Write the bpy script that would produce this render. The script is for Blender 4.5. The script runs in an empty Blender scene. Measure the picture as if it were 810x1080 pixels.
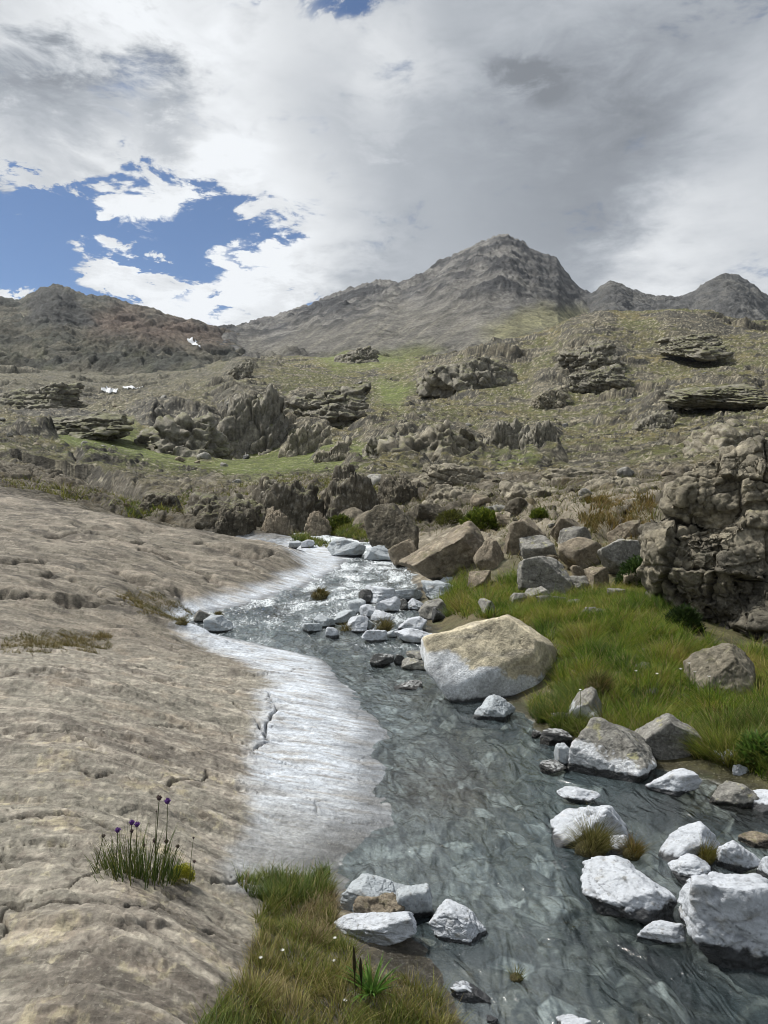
import bpy, bmesh, math
import numpy as np
from mathutils import Vector

# ------------------------------------------------------------------ basics
H, F, CX, CY = 1.9, 800.0, 405.0, 540.0      # eye height, focal length in pixels of the 810x1080 photo, centre
sc = bpy.context.scene
COL = sc.collection
rng = np.random.default_rng(7)

def sstep(a, b, x):
    t = np.clip((x - a) / (b - a), 0, 1)
    return t * t * (3 - 2 * t)
def lerp(a, b, t): return a + (b - a) * t
def mixc(c, d, t):
    t = np.asarray(t)[..., None]
    return c * (1 - t) + np.asarray(d, float) * t

# ------------------------------------------------------------------ noise (numpy)
_r = np.random.default_rng(11)
PERM = np.concatenate([_r.permutation(256)] * 3).astype(np.int64)
_a = _r.uniform(0, 2 * math.pi, 256)
G2 = np.stack([np.cos(_a), np.sin(_a)], 1)
_g = _r.normal(size=(256, 3)); G3 = _g / np.linalg.norm(_g, axis=1)[:, None]
RND = _r.uniform(0, 1, (256, 4))

def perlin2(x, y, seed=0):
    x = x + seed * 17.13; y = y - seed * 9.71
    xi = np.floor(x).astype(np.int64); yi = np.floor(y).astype(np.int64)
    xf = x - xi; yf = y - yi
    u = xf * xf * xf * (xf * (xf * 6 - 15) + 10); v = yf * yf * yf * (yf * (yf * 6 - 15) + 10)
    X0 = xi & 255; X1 = (xi + 1) & 255; Y0 = yi & 255; Y1 = (yi + 1) & 255
    def g(X, Y, dx, dy):
        k = PERM[PERM[X] + Y]
        return G2[k, 0] * dx + G2[k, 1] * dy
    n0 = lerp(g(X0, Y0, xf, yf), g(X1, Y0, xf - 1, yf), u)
    n1 = lerp(g(X0, Y1, xf, yf - 1), g(X1, Y1, xf - 1, yf - 1), u)
    return lerp(n0, n1, v) * 1.5

def perlin3(x, y, z, seed=0):
    x = x + seed * 13.7; y = y + seed * 5.3; z = z - seed * 8.9
    xi = np.floor(x).astype(np.int64); yi = np.floor(y).astype(np.int64); zi = np.floor(z).astype(np.int64)
    xf = x - xi; yf = y - yi; zf = z - zi
    f = lambda t: t * t * t * (t * (t * 6 - 15) + 10)
    u, v, w = f(xf), f(yf), f(zf)
    def g(a, b, c):
        k = PERM[PERM[PERM[(xi + a) & 255] + ((yi + b) & 255)] + ((zi + c) & 255)]
        return G3[k, 0] * (xf - a) + G3[k, 1] * (yf - b) + G3[k, 2] * (zf - c)
    a0 = lerp(lerp(g(0, 0, 0), g(1, 0, 0), u), lerp(g(0, 1, 0), g(1, 1, 0), u), v)
    a1 = lerp(lerp(g(0, 0, 1), g(1, 0, 1), u), lerp(g(0, 1, 1), g(1, 1, 1), u), v)
    return lerp(a0, a1, w) * 1.5

def fbm2(x, y, oct=5, seed=0, gain=.5, ridged=False):
    s = 0; a = 1; t = 0
    for o in range(oct):
        n = perlin2(x, y, seed + o)
        if ridged: n = 1 - 2 * np.abs(n)
        s = s + a * n; t += a; a *= gain; x = x * 2.03 + 3.1; y = y * 2.03 - 1.7
    return s / t
def fbm3(p, freq=1., oct=5, seed=0, gain=.5, ridged=False):
    s = 0; a = 1; t = 0; q = p * freq
    for o in range(oct):
        n = perlin3(q[:, 0], q[:, 1], q[:, 2], seed + o)
        if ridged: n = 1 - 2 * np.abs(n)
        s = s + a * n; t += a; a *= gain; q = q * 2.03 + 1.3
    return s / t

def vor2(x, y, seed=0):
    """F1, F2, four random numbers of the nearest cell, offset to its centre"""
    x = x + seed * 31.7; y = y + seed * 12.9
    xi = np.floor(x).astype(np.int64); yi = np.floor(y).astype(np.int64)
    f1 = np.full(x.shape, 9.); f2 = np.full(x.shape, 9.); k1 = np.zeros(x.shape, np.int64)
    ox = np.zeros(x.shape); oy = np.zeros(x.shape)
    for a in (-1, 0, 1):
        for b in (-1, 0, 1):
            k = PERM[PERM[(xi + a) & 255] + ((yi + b) & 255)]
            dx = x - (xi + a + RND[k, 0]); dy = y - (yi + b + RND[k, 1])
            d = np.sqrt(dx * dx + dy * dy)
            m = d < f1
            f2 = np.where(m, f1, np.minimum(f2, d)); f1 = np.where(m, d, f1)
            k1 = np.where(m, k, k1); ox = np.where(m, dx, ox); oy = np.where(m, dy, oy)
    return f1, f2, RND[PERM[k1 + 7]], ox, oy

def vor3(p, seed=0):
    p = p + seed * 7.7
    i = np.floor(p).astype(np.int64)
    n = len(p); f1 = np.full(n, 9.); f2 = np.full(n, 9.); k1 = np.zeros(n, np.int64)
    off = np.zeros((n, 3))
    for a in (-1, 0, 1):
        for b in (-1, 0, 1):
            for c in (-1, 0, 1):
                k = PERM[PERM[PERM[(i[:, 0] + a) & 255] + ((i[:, 1] + b) & 255)] + ((i[:, 2] + c) & 255)]
                dv = p - (i + np.array([a, b, c]) + RND[k, :3])
                d = np.sqrt((dv * dv).sum(1))
                m = d < f1
                f2 = np.where(m, f1, np.minimum(f2, d)); f1 = np.where(m, d, f1)
                k1 = np.where(m, k, k1); off = np.where(m[:, None], dv, off)
    return f1, f2, RND[PERM[k1 + 3]], off

def lattice(q, size, seed=0):
    """jointed blocks in staggered courses: distance to the nearest joint, four random numbers of the block, offset from its centre"""
    s0, s1, s2 = size
    zz = q[:, 2] / s2; k = np.floor(zz).astype(np.int64); r1 = RND[PERM[(k + seed) & 255]]
    x = q[:, 0] / s0 + r1[:, 0] * 3; y = q[:, 1] / s1 + r1[:, 1] * 3
    i = np.floor(x).astype(np.int64); j = np.floor(y).astype(np.int64)
    r = RND[PERM[(PERM[(PERM[k & 255] + i) & 255] + j + seed) & 255]]
    fx, fy, fz = x - i, y - j, zz - k
    f = np.minimum(np.minimum(np.minimum(fx, 1 - fx) * s0, np.minimum(fy, 1 - fy) * s1), np.minimum(fz, 1 - fz) * s2)
    return f, r, np.stack([(fx - .5) * s0, (fy - .5) * s1, (fz - .5) * s2], 1)

def rubble(x, y, size, seed=0, tilt=.9):
    """angular slabs lying against each other, in metres"""
    wx = perlin2(x / size * 1.3, y / size * 1.3, seed + 40) * .35; wy = perlin2(x / size * 1.3 + 9, y / size * 1.3, seed + 41) * .35
    f1, f2, r, ox, oy = vor2(x / size + wx, y / size + wy, seed)
    e = np.clip((f2 - f1) * 5., 0, 1) ** .7
    return size * (e * (.12 + .42 * r[..., 0]) + e * tilt * (ox * (r[..., 1] - .5) + oy * (r[..., 2] - .5)))

def steps(s, sharp=.75):
    """staircase: flat treads and steep risers"""
    fl = np.floor(s); fr = s - fl
    return fl + sstep(sharp, 1., fr) 

def poly_sd(px, py, poly):
    """signed distance in the plane to a polygon, negative inside"""
    P = np.asarray(poly, float); d = np.full(px.shape, 1e18); ins = np.zeros(px.shape, bool)
    for (x0, y0), (x1, y1) in zip(P, np.roll(P, -1, 0)):
        ex, ey = x1 - x0, y1 - y0
        t = np.clip(((px - x0) * ex + (py - y0) * ey) / (ex * ex + ey * ey), 0, 1)
        d = np.minimum(d, (px - x0 - t * ex) ** 2 + (py - y0 - t * ey) ** 2)
        c = (y0 > py) != (y1 > py)
        ins ^= c & (px < ex * (py - y0) / (ey if ey else 1e-9) + x0)
    return np.where(ins, -1, 1) * np.sqrt(d)
def line_d(x, y, pts):
    P = np.asarray(pts, float); d = np.full(x.shape, 1e18)
    for (x0, y0), (x1, y1) in zip(P[:-1], P[1:]):
        ex, ey = x1 - x0, y1 - y0
        t = np.clip(((x - x0) * ex + (y - y0) * ey) / (ex * ex + ey * ey), 0, 1)
        d = np.minimum(d, (x - x0 - t * ex) ** 2 + (y - y0 - t * ey) ** 2)
    return np.sqrt(d)

# ------------------------------------------------------------------ mesh helpers
def mesh_np(name, V, faces, mat, col=None, smooth=True, loc=(0, 0, 0), parent=None):
    """faces: (n,3) or (n,4) integer array, or a list of such arrays; col: (nv,4) linear colour + roughness"""
    me = bpy.data.meshes.new(name)
    V = np.asarray(V, np.float32)
    fl = faces if isinstance(faces, list) else [faces]
    fl = [np.asarray(f, np.int32) for f in fl]
    me.vertices.add(len(V)); me.vertices.foreach_set('co', V.ravel())
    li = np.concatenate([f.ravel() for f in fl])
    tot = np.concatenate([np.full(len(f), f.shape[1], np.int32) for f in fl])
    st = np.concatenate([[0], np.cumsum(tot)[:-1]]).astype(np.int32)
    me.loops.add(len(li)); me.loops.foreach_set('vertex_index', li)
    me.polygons.add(len(tot)); me.polygons.foreach_set('loop_start', st); me.polygons.foreach_set('loop_total', tot)
    me.polygons.foreach_set('use_smooth', np.full(len(tot), smooth))
    me.update(calc_edges=True)
    if col is not None:
        at = me.attributes.new('col', 'FLOAT_COLOR', 'POINT')
        c = np.ones((len(V), 4), np.float32); c[:, :col.shape[1]] = col
        at.data.foreach_set('color', c.ravel())
    if mat: me.materials.append(mat)
    o = bpy.data.objects.new(name, me); COL.objects.link(o); o.location = loc
    if parent: o.parent = parent
    return o
def tag(o, label=None, cat=None, group=None, kind=None):
    if label: o['label'] = label
    if cat: o['category'] = cat
    if group: o['group'] = group
    if kind: o['kind'] = kind
    return o
def empty(name, loc):
    o = bpy.data.objects.new(name, None); COL.objects.link(o); o.location = loc; o.empty_display_size = .1
    return o
def grid_faces(nr, nc):
    i = np.arange(nr - 1)[:, None] * nc + np.arange(nc - 1)[None, :]
    return np.stack([i, i + 1, i + nc + 1, i + nc], -1).reshape(-1, 4)

# ------------------------------------------------------------------ materials
def nodes_mat(name):
    m = bpy.data.materials.new(name); m.use_nodes = True
    nt = m.node_tree; nt.nodes.clear()
    out = nt.nodes.new('ShaderNodeOutputMaterial')
    return m, nt, out
def N(nt, t, **kw):
    n = nt.nodes.new(t)
    for k, v in kw.items():
        if k.startswith('i_'):
            key = k[2:]; key = int(key) if key.isdigit() else key.replace('_', ' ')
            n.inputs[key].default_value = v
        else: setattr(n, k, v)
    return n
def L(nt, a, b): nt.links.new(a, b)

def rock_mat(name, scale, bump=.6, var=(.62, 1.35), stretch=None, dist=.02, fleck=True, fs=22., grit=(.68, 1.32)):
    """col attribute times several scales of mottling; grain and pits as bump"""
    m, nt, out = nodes_mat(name)
    b = N(nt, 'ShaderNodeBsdfPrincipled'); L(nt, b.outputs[0], out.inputs[0])
    b.inputs['Specular IOR Level'].default_value = .35
    at = N(nt, 'ShaderNodeAttribute', attribute_name='col')
    tc = N(nt, 'ShaderNodeTexCoord'); src = tc.outputs['Object']
    if stretch:
        mp = N(nt, 'ShaderNodeMapping'); mp.inputs['Scale'].default_value = stretch; mp.inputs['Rotation'].default_value = (0, .12, -.2)
        L(nt, src, mp.inputs[0]); src = mp.outputs[0]
    n1 = N(nt, 'ShaderNodeTexNoise', i_Scale=scale, i_Detail=12., i_Roughness=.68); L(nt, src, n1.inputs['Vector'])
    n2 = N(nt, 'ShaderNodeTexNoise', i_Scale=scale * 9, i_Detail=8., i_Roughness=.75); L(nt, tc.outputs['Object'], n2.inputs['Vector'])
    n3 = N(nt, 'ShaderNodeTexVoronoi', i_Scale=scale * 16, feature='F1'); L(nt, tc.outputs['Object'], n3.inputs['Vector'])
    r1 = N(nt, 'ShaderNodeMapRange', i_1=.36, i_2=.64, i_3=var[0], i_4=var[1]); L(nt, n1.outputs[0], r1.inputs[0])
    r2 = N(nt, 'ShaderNodeMapRange', i_1=.36, i_2=.64, i_3=grit[0], i_4=grit[1]); L(nt, n2.outputs[0], r2.inputs[0])
    mu = N(nt, 'ShaderNodeMath', operation='MULTIPLY'); L(nt, r1.outputs[0], mu.inputs[0]); L(nt, r2.outputs[0], mu.inputs[1])
    vm = N(nt, 'ShaderNodeVectorMath', operation='SCALE'); L(nt, at.outputs['Color'], vm.inputs[0]); L(nt, mu.outputs[0], vm.inputs['Scale'])
    last = vm.outputs[0]
    if fleck:   # pale lichen flecks
        n4 = N(nt, 'ShaderNodeTexNoise', i_Scale=scale * fs, i_Detail=4., i_Roughness=.6); L(nt, tc.outputs['Object'], n4.inputs['Vector'])
        r4 = N(nt, 'ShaderNodeMapRange', i_1=.60, i_2=.68, i_3=0., i_4=.35); L(nt, n4.outputs[0], r4.inputs[0])
        mx = N(nt, 'ShaderNodeMix', data_type='RGBA'); L(nt, r4.outputs[0], mx.inputs[0]); L(nt, last, mx.inputs[6]); mx.inputs[7].default_value = (.36, .35, .28, 1)
        last = mx.outputs[2]
    L(nt, last, b.inputs['Base Color']); L(nt, at.outputs['Alpha'], b.inputs['Roughness'])
    # bump
    hs = N(nt, 'ShaderNodeMath', operation='MULTIPLY', i_1=.6); L(nt, n2.outputs[0], hs.inputs[0])
    ad = N(nt, 'ShaderNodeMath', operation='ADD'); L(nt, n1.outputs[0], ad.inputs[0]); L(nt, hs.outputs[0], ad.inputs[1])
    h3 = N(nt, 'ShaderNodeMath', operation='MULTIPLY', i_1=.12); L(nt, n3.outputs[0], h3.inputs[0])
    a2 = N(nt, 'ShaderNodeMath', operation='ADD'); L(nt, ad.outputs[0], a2.inputs[0]); L(nt, h3.outputs[0], a2.inputs[1])
    bp = N(nt, 'ShaderNodeBump', i_Strength=bump, i_Distance=dist); L(nt, a2.outputs[0], bp.inputs['Height']); L(nt, bp.outputs[0], b.inputs['Normal'])
    return m

M = {}
M['slab'] = rock_mat('gneiss', 3.0, 1., (.70, 1.28), (.6, 3.2, 3.2), .02, grit=(.68, 1.34))
M['hill'] = rock_mat('hillside_rock_and_turf', .35, 1., (.62, 1.4), None, .6, fs=4., grit=(.5, 1.55))  # dark end of this grit also stands for shadow between the stones
M['mountain'] = rock_mat('mountain_rock', .03, 1., (.62, 1.38), None, 9., fleck=False, grit=(.55, 1.5))
M['rock'] = rock_mat('boulder_rock', 4.0, 1., (.66, 1.3), None, .03)
M['crag'] = rock_mat('crag_rock', 1.6, .9, (.62, 1.34), None, .05)
M['white'] = rock_mat('bleached_rock', 5.0, .9, (.84, 1.1), None, .018, fleck=False, grit=(.86, 1.12))

def leaf_mat(name, trans=.35):
    m, nt, out = nodes_mat(name)
    at = N(nt, 'ShaderNodeAttribute', attribute_name='col')
    d = N(nt, 'ShaderNodeBsdfPrincipled', i_Roughness=.55); d.inputs['Specular IOR Level'].default_value = .25
    t = N(nt, 'ShaderNodeBsdfTranslucent'); mx = N(nt, 'ShaderNodeMixShader', i_0=trans)
    n = N(nt, 'ShaderNodeTexNoise', i_Scale=60., i_Detail=3.); tc = N(nt, 'ShaderNodeTexCoord'); L(nt, tc.outputs['Object'], n.inputs['Vector'])
    r = N(nt, 'ShaderNodeMapRange', i_1=.3, i_2=.7, i_3=.7, i_4=1.3); L(nt, n.outputs[0], r.inputs[0])
    vm = N(nt, 'ShaderNodeVectorMath', operation='SCALE'); L(nt, at.outputs['Color'], vm.inputs[0]); L(nt, r.outputs[0], vm.inputs['Scale'])
    L(nt, vm.outputs[0], d.inputs['Base Color']); L(nt, vm.outputs[0], t.inputs['Color'])
    L(nt, d.outputs[0], mx.inputs[1]); L(nt, t.outputs[0], mx.inputs[2]); L(nt, mx.outputs[0], out.inputs[0])
    return m
M['leaf'] = leaf_mat('grass_blade')
# ------------------------------------------------------------------ the lie of the land
class TPS:
    def __init__(s, P, val, reg=1e-3):
        s.P = np.asarray(P, float); n = len(P)
        K = s.k(s.P[:, None] - s.P[None]) + reg * np.eye(n)
        A = np.zeros((n + 3, n + 3)); A[:n, :n] = K; A[:n, n] = 1; A[:n, n + 1:] = s.P; A[n:, :n] = A[:n, n:].T
        b = np.zeros(n + 3); b[:n] = val
        s.w = np.linalg.solve(A, b)
    def k(s, d):
        r2 = (d * d).sum(-1)
        return .5 * r2 * np.log(r2 + 1e-12)
    def __call__(s, u, v):
        out = s.w[-3] + s.w[-2] * u + s.w[-1] * v
        for (a, b), w in zip(s.P, s.w[:-3]):
            r2 = (u - a) ** 2 + (v - b) ** 2
            out = out + w * .5 * r2 * np.log(r2 + 1e-12)
        return out

near = [  # photo x, photo y, distance
 (-300,1080,2.4),(-300,690,7.4),(-300,600,12),(-300,510,24),(-300,508,40),
 (0,1200,1.95),(0,1080,2.4),(0,935,3.2),(0,800,4.6),(0,690,7.2),(0,681,8.2),(0,655,8.7),(0,600,12),(0,550,18),(0,518,24),(0,519,27),(0,523,34),(0,511,42),(0,504,50),
 (100,1080,2.3),(130,935,3.2),(100,800,4.7),(100,694,7.6),(100,683,8.7),(100,655,9.5),(100,600,13.5),(100,541,22),(100,547,27),(100,531,40),(100,520,50),
 (160,640,10.8),(200,600,15.5),(200,559,20),(200,567,26),(200,553,36),(200,530,50),(300,578,19),(300,605,16.2),(300,579,22),(340,598,18.3),
 (250,700,8.9),(250,800,5.45),(200,800,5.2),(250,900,3.92),(200,740,6.6),(320,720,7.9),(330,780,5.95),(340,850,4.73),(250,960,3.38),(250,1060,2.6),(400,1080,2.62),(430,1000,3.12),(420,1200,2.15),
 (500,755,6.85),(590,770,6.4),(690,800,5.75),(810,840,4.95),(560,700,8.2),(640,660,9),(640,720,7.3),(720,720,7.2),(720,680,8.3),(800,760,6.2),(800,700,8),
 (480,640,12.4),(540,640,11),(560,620,12.5),(640,620,11.5),(690,600,12.5),(600,570,16),(480,570,22),(430,572,24),(690,560,16),(810,560,16),
 (500,530,32),(300,552,30),(400,537,32),(650,530,25),(810,520,28),(400,526,45),(500,517,45),(650,515,45),(810,505,45),(300,530,45),
 (1000,720,7),(1000,620,12),(1000,545,16),(1000,525,28),(1000,505,50),(1000,1000,3.25)]
zn = [H + (CY - p) / F * Y for x, p, Y in near]
T_near = TPS([(x / 200, math.log(Y) * 2.2) for x, p, Y in near], zn, 2e-3)

rows = {
 30: [(-300,520),(0,525),(100,540),(200,556),(300,552),(400,545),(500,533),(650,528),(810,520),(1100,512)],
 45: [(-300,505),(0,507),(100,523),(175,540),(300,527),(400,525),(500,517),(650,515),(810,505),(1100,495)],
 70: [(-300,480),(0,487),(120,499),(220,507),(300,503),(400,503),(520,503),(650,497),(810,478),(1100,460)],
 110: [(-300,455),(0,462),(120,475),(220,487),(300,487),(400,483),(520,487),(620,477),(810,450),(1100,430)],
 160: [(-300,435),(0,440),(100,449),(150,460),(220,472),(300,473),(400,457),(500,462),(600,457),(700,442),(810,427),(1100,400)],
 200: [(0,430),(100,434),(150,424),(220,427),(300,430),(400,437),(500,441),(600,432),(700,417),(810,402)],
 270: [(-300,410),(0,415),(100,418),(200,412),(255,400),(320,412),(400,415),(480,410),(560,400),(650,385),(720,380),(810,372),(1100,360)],
 350: [(0,402),(100,408),(200,398),(255,383),(310,389),(360,396),(430,392),(500,375),(560,350),(620,336),(660,330),(720,334),(780,338),(810,338),(1100,330)],
 430: [(0,395),(130,405),(220,395),(300,386),(360,386),(430,380),(500,375),(560,360),(640,345),(720,350),(810,355),(1100,350)],
 600: [(-300,390),(0,385),(130,395),(220,386),(300,377),(360,380),(420,378),(500,380),(600,385),(810,395),(1100,395)],
 800: [(-300,400),(0,400),(300,395),(600,410),(1100,415)]}
fp, fv = [], []
for Y, r in rows.items():
    for x, p in r: fp.append((x / 200, math.log(Y) * 2.2)); fv.append(p)
T_far = TPS(fp, fv, 2e-3)

WY = np.array([0, 2.8, 7, 9.5, 10.7, 12.2, 13.5, 16, 19, 22, 26, 32, 45, 60, 90])
WZ = np.array([0, 0, .01, .03, .07, .13, .21, .34, .475, .72, 1.0, 1.25, 1.75, 2.6, 4.])
def wz(Y): return np.interp(Y, WY, WZ)
CH = np.array([(1.2,600,1700),(1.5,560,1500),(2.81,480,1100),(3.3,440,1050),(3.7,395,1000),(4.0,345,960),(4.25,365,900),(4.6,405,860),(4.9,408,830),(5.3,402,760),(5.85,385,640),
 (6.6,402,570),(7.6,374,535),(9.5,335,470),(10.3,285,457),(10.9,245,452),(11.5,205,450),(12.2,190,442),(12.8,215,443),(13.5,245,445),(14.5,285,442),(16,325,440),(19,356,432),(22,374,415),(24,347,398),
 (26,317,365),(32,250,302),(45,138,205),(60,60,110),(90,0,20)], float)
def chan(x, Y):
    """signed distance from the stream's edge in metres, positive on land; second value: + on the left bank"""
    ly = np.log(Y); xl = (np.interp(ly, np.log(CH[:, 0]), CH[:, 1]) - CX) / F * Y; xr = (np.interp(ly, np.log(CH[:, 0]), CH[:, 2]) - CX) / F * Y
    wob = (fbm2(x * 1.1, Y * 1.1, 4, 3) + .22 * fbm2(x * 4, Y * 9, 5, 4, .65)) * np.minimum(.18, .024 * Y)
    dl = xl - x + wob; dr = x - xr + wob
    return np.maximum(dl, dr), dl - dr

CRACKS = [[(0,717),(40,715),(70,711),(95,705)],[(30,812),(75,808),(105,818)],[(246,741),(270,752),(284,770),(262,782)],[(283,724),(292,742),(275,762)],[(178,836),(205,826),(222,812)],
 [(232,925),(262,910),(300,912),(340,905)],[(90,845),(108,848),(128,842)],[(0,905),(60,895),(120,905)],[(130,1018),(165,1006),(200,1004),(240,1000)],[(0,1005),(40,1012),(90,1010)],
 [(150,780),(190,772),(235,777)],[(0,760),(60,752),(110,750)]]
def w2(pts, z=.2): return [((p - CX) / F * (F * (H - z) / (q - CY)), F * (H - z) / (q - CY)) for p, q in pts]
CRACKS_W = [w2(c) for c in CRACKS]

def base_z(px, Y):
    u = px / 200; v = np.log(Y) * 2.2
    w = sstep(math.log(31), math.log(46), np.log(Y))
    z = np.zeros(px.shape)
    m = w < 1
    if m.any(): z[m] = T_near(u[m], v[m]) * (1 - w[m])
    m = w > 0
    if m.any(): z[m] += (H + (CY - T_far(u[m], v[m])) / F * Y[m]) * w[m]
    return z

def base_hit(px, py, lo=1.7, hi=600):
    Y = np.exp(np.linspace(math.log(lo), math.log(hi), 900)); P = np.full(Y.shape, float(px)); z = base_z(P, Y)
    q = CY - (z - H) / Y * F; k = int(np.argmax(q <= py)); return float(Y[k]), float(z[k])
UCR = [[(0,556),(40,562),(80,560)],[(40,606),(60,603),(90,612),(112,628)],[(150,578),(182,586),(215,604),(228,612)],[(0,625),(50,632),(120,640)],[(95,560),(140,572),(170,574)],[(210,570),(250,580),(290,584)],[(120,600),(150,612),(190,620),(215,634)],[(0,590),(30,592),(55,588)],[(250,592),(275,600),(300,602)]]
UCR_W = []
for _c in UCR:
    w_ = []
    for p_, q_ in _c:
        y_, z_ = base_hit(p_, q_, 8.5, 26); w_.append(((p_ - CX) / F * y_, y_))
    UCR_W.append(w_)
CRAGS = [((138,424,240,470),'slate','long dark crag at the left above the lower meadow'),((232,388,306,456),'slate','dark blocky crag with steep faces, tallest on the far slope'),((296,436,352,474),'crag','pale ribbed crag below the tall dark one'),((384,450,432,474),'slate','small dark crag in the green hollow at mid slope'),
 ((504,432,560,470),'slate','rounded dark crag left of its twin at mid slope'),((548,434,592,470),'slate','rounded dark crag right of its twin at mid slope'),((440,368,546,404),'slate','wide dark crag under the sunlit scree of the peak'),((668,427,716,450),'slate','dark rock with a flat top in the slope at the right'),
 ((722,434,830,468),'crag','pale ribbed rock slab at the right edge of the slope'),((36,430,142,452),'slate','low dark ledge at the far left of the meadow'),((240,376,268,394),'slate','dark knob at the centre left below the saddle'),((590,352,650,378),'slate','dark ledge just below the crest of the right knoll'),
 ((690,346,760,368),'slate','dark slab near the crest at the right'),((400,432,512,476),'crag','broad pale rock hump in the middle of the slope'),((330,452,372,486),'crag','pale rib of rock in the green slope'),((600,378,660,402),'slate','dark broken ledge in the middle of the right slope'),((700,400,800,420),'slate','long thin dark ledge across the right slope'),
 ((300,396,392,430),'slate','broken grey ledge right of the tall dark crag'),((560,400,600,424),'crag','pale rib on the slope under the knoll'),((0,396,90,424),'slate','low grey ledges below the left ridge'),((355,360,400,380),'slate','dark low rocks at the foot of the peak')]
CRAG_Y = [base_hit((k[0][0] + k[0][2]) / 2, k[0][3])[0] for k in CRAGS]
MEADOW = [  # turf flats, in photo coordinates
 [(55,447),(140,440),(165,470),(245,492),(200,495),(110,480),(60,470)], [(205,490),(330,462),(400,470),(390,490),(260,508)], [(0,505),(70,508),(140,525),(210,528),(120,545),(60,525),(0,515)],
 [(330,375),(370,372),(440,378),(430,388),(350,390)], [(400,400),(440,405),(420,430),(395,425)], [(515,480),(560,470),(570,488),(520,492)]]

def terrain(px, Y, full=True):
    """px, Y arrays -> z (and masks used for the colours)"""
    x = (px - CX) / F * Y
    z0 = base_z(px, Y); d, side = chan(x, Y); W = wz(Y)
    py0 = CY - (z0 - H) / Y * F
    far = sstep(17, 32, Y)
    left = sstep(-.4, .4, side) * (1 - sstep(24, 30, Y))
    # ---- slab relief
    yy = Y + .22 * x + fbm2(x * .5, Y * .5, 3, 5) * .5
    big = fbm2(x * .7, yy * .9, 3, 9) * .035 * (1 + sstep(8, 14, Y))
    up = sstep(7.8, 9.3, Y)
    st = fbm2(x * .55 + 3, yy * 2.6, 5, 21, .55)
    st2 = fbm2(x * .30 + 7, yy * .85, 4, 23, .5); ledge = steps(st * 9, .8) * .010 * (1 - up) + (steps(st2 * 6, .85) * .028 + steps(st * 5, .85) * .012) * up
    fol = fbm2(x * 1.6, yy * 9, 5, 31, .6, True) * lerp(.008, .008, up) + fbm2(x * 2.6, (Y + .1 * x) * 24, 4, 39, .6) * .006 * (1 - up) + fbm2(x * 1.1, (Y + .3 * x) * 5, 4, 40, .6) * .022 * up + fbm2(x * 9, Y * 9, 5, 35, .65) * lerp(.010, .0, up)
    hol = sstep(.05, .4, fbm2(x * .55 + Y * .2, Y * .75, 4, 37)) * up; fol = fol - hol * .07 + hol * fbm2(x * 1.2, Y * 1.2, 3, 38, .5) * .03
    pit = -np.clip(fbm2(x * 7, yy * 9, 4, 51) - .22, 0, 1) * .06 * (1 - up)
    und = fbm2(x * .28, Y * .3, 3, 77) * .10 * up
    shore = sstep(0, 1.2, d)
    z_l = big + (ledge + fol + pit) * lerp(.35, 1, shore) + und
    crack = np.zeros(px.shape); near_m = (Y < 9) & (side > -2)
    if near_m.any():
        xs, ys = x[near_m], Y[near_m]; dc = np.full(xs.shape, 9.)
        wx = fbm2(xs * 4, ys * 4, 3, 61) * .09; wy = fbm2(xs * 4 + 5, ys * 4, 3, 62) * .09
        for c in CRACKS_W: dc = np.minimum(dc, line_d(xs + wx, ys + wy, c))
        crack[near_m] = 1 - sstep(.002, .020, dc)
        f1, f2, r, ox, oy = vor2(xs * .8 + fbm2(xs, ys, 3, 71) * .6, ys * 1.7 + fbm2(xs, ys, 3, 72) * .5, 3)
        joint = (1 - sstep(.0, .018, f2 - f1)) * (r[:, 0] > .55)
        crack[near_m] = np.maximum(crack[near_m], joint * .55)
        z_l[near_m] += np.where(r[:, 2] > .6, .010, .0) * sstep(.0, .03, f2 - f1)
    if near_m.any():      # the front ledge: a low step with a broken rim
        LQ = w2([(-400, 935), (0, 938), (60, 930), (120, 922), (175, 918), (215, 930), (300, 938), (330, 948), (420, 960)], .3)
        ly = np.interp(xs, [p[0] for p in LQ], [p[1] for p in LQ]) + fbm2(xs * 2.5, ys * .3, 4, 63) * .10
        z_l[near_m] += .075 * (1 - sstep(-.03, .03, ys - ly)) * (xs < .1) - .045 * np.exp(-((ys - ly - .09) / .09) ** 2) * (xs < .1)
    if near_m.any():
        for lv in ([(-300,706),(0,702),(120,712),(250,704)], [(-300,748),(0,742),(100,750),(270,742)], [(-300,792),(0,800),(140,788),(262,800)], [(-300,858),(0,852),(90,864),(235,850)], [(-300,1010),(0,1004),(120,1018),(240,1006)]):
            LQ = w2(lv, .28); t = ys - (np.interp(xs, [p[0] for p in LQ], [p[1] for p in LQ]) + fbm2(xs * 1.4, ys * .4, 5, int(lv[0][1]), .6) * .30)
            z_l[near_m] += .026 * sstep(-.012, .012, t) * np.exp(-np.maximum(t, 0) / .45) * sstep(LQ[-1][0] + .25, LQ[-1][0] - .35, xs)
    um = (Y > 8) & (Y < 27) & (side > -2)
    if um.any():
        xs, ys = x[um], Y[um]; dc = np.full(xs.shape, 9.); wx = fbm2(xs * 1.5, ys * 1.5, 4, 65) * .35; wy = fbm2(xs * 1.5 + 5, ys * 1.5, 4, 66) * .35
        for c in UCR_W: dc = np.minimum(dc, line_d(xs + wx, ys + wy, c))
        crack[um] = np.maximum(crack[um], (1 - sstep(.015, .10, dc)) * 1.0); z_l[um] -= .10 * (1 - sstep(.02, .16, dc))
    z_l = z_l - crack * .05
    # ---- right bank soil
    z_r = fbm2(x * 1.1, Y * 1.1, 4, 13) * .10 + fbm2(x * 5, Y * 5, 3, 14) * .02
    # ---- rubble field beyond
    Yc = Y * .7 + z0 * 1.5
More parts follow.
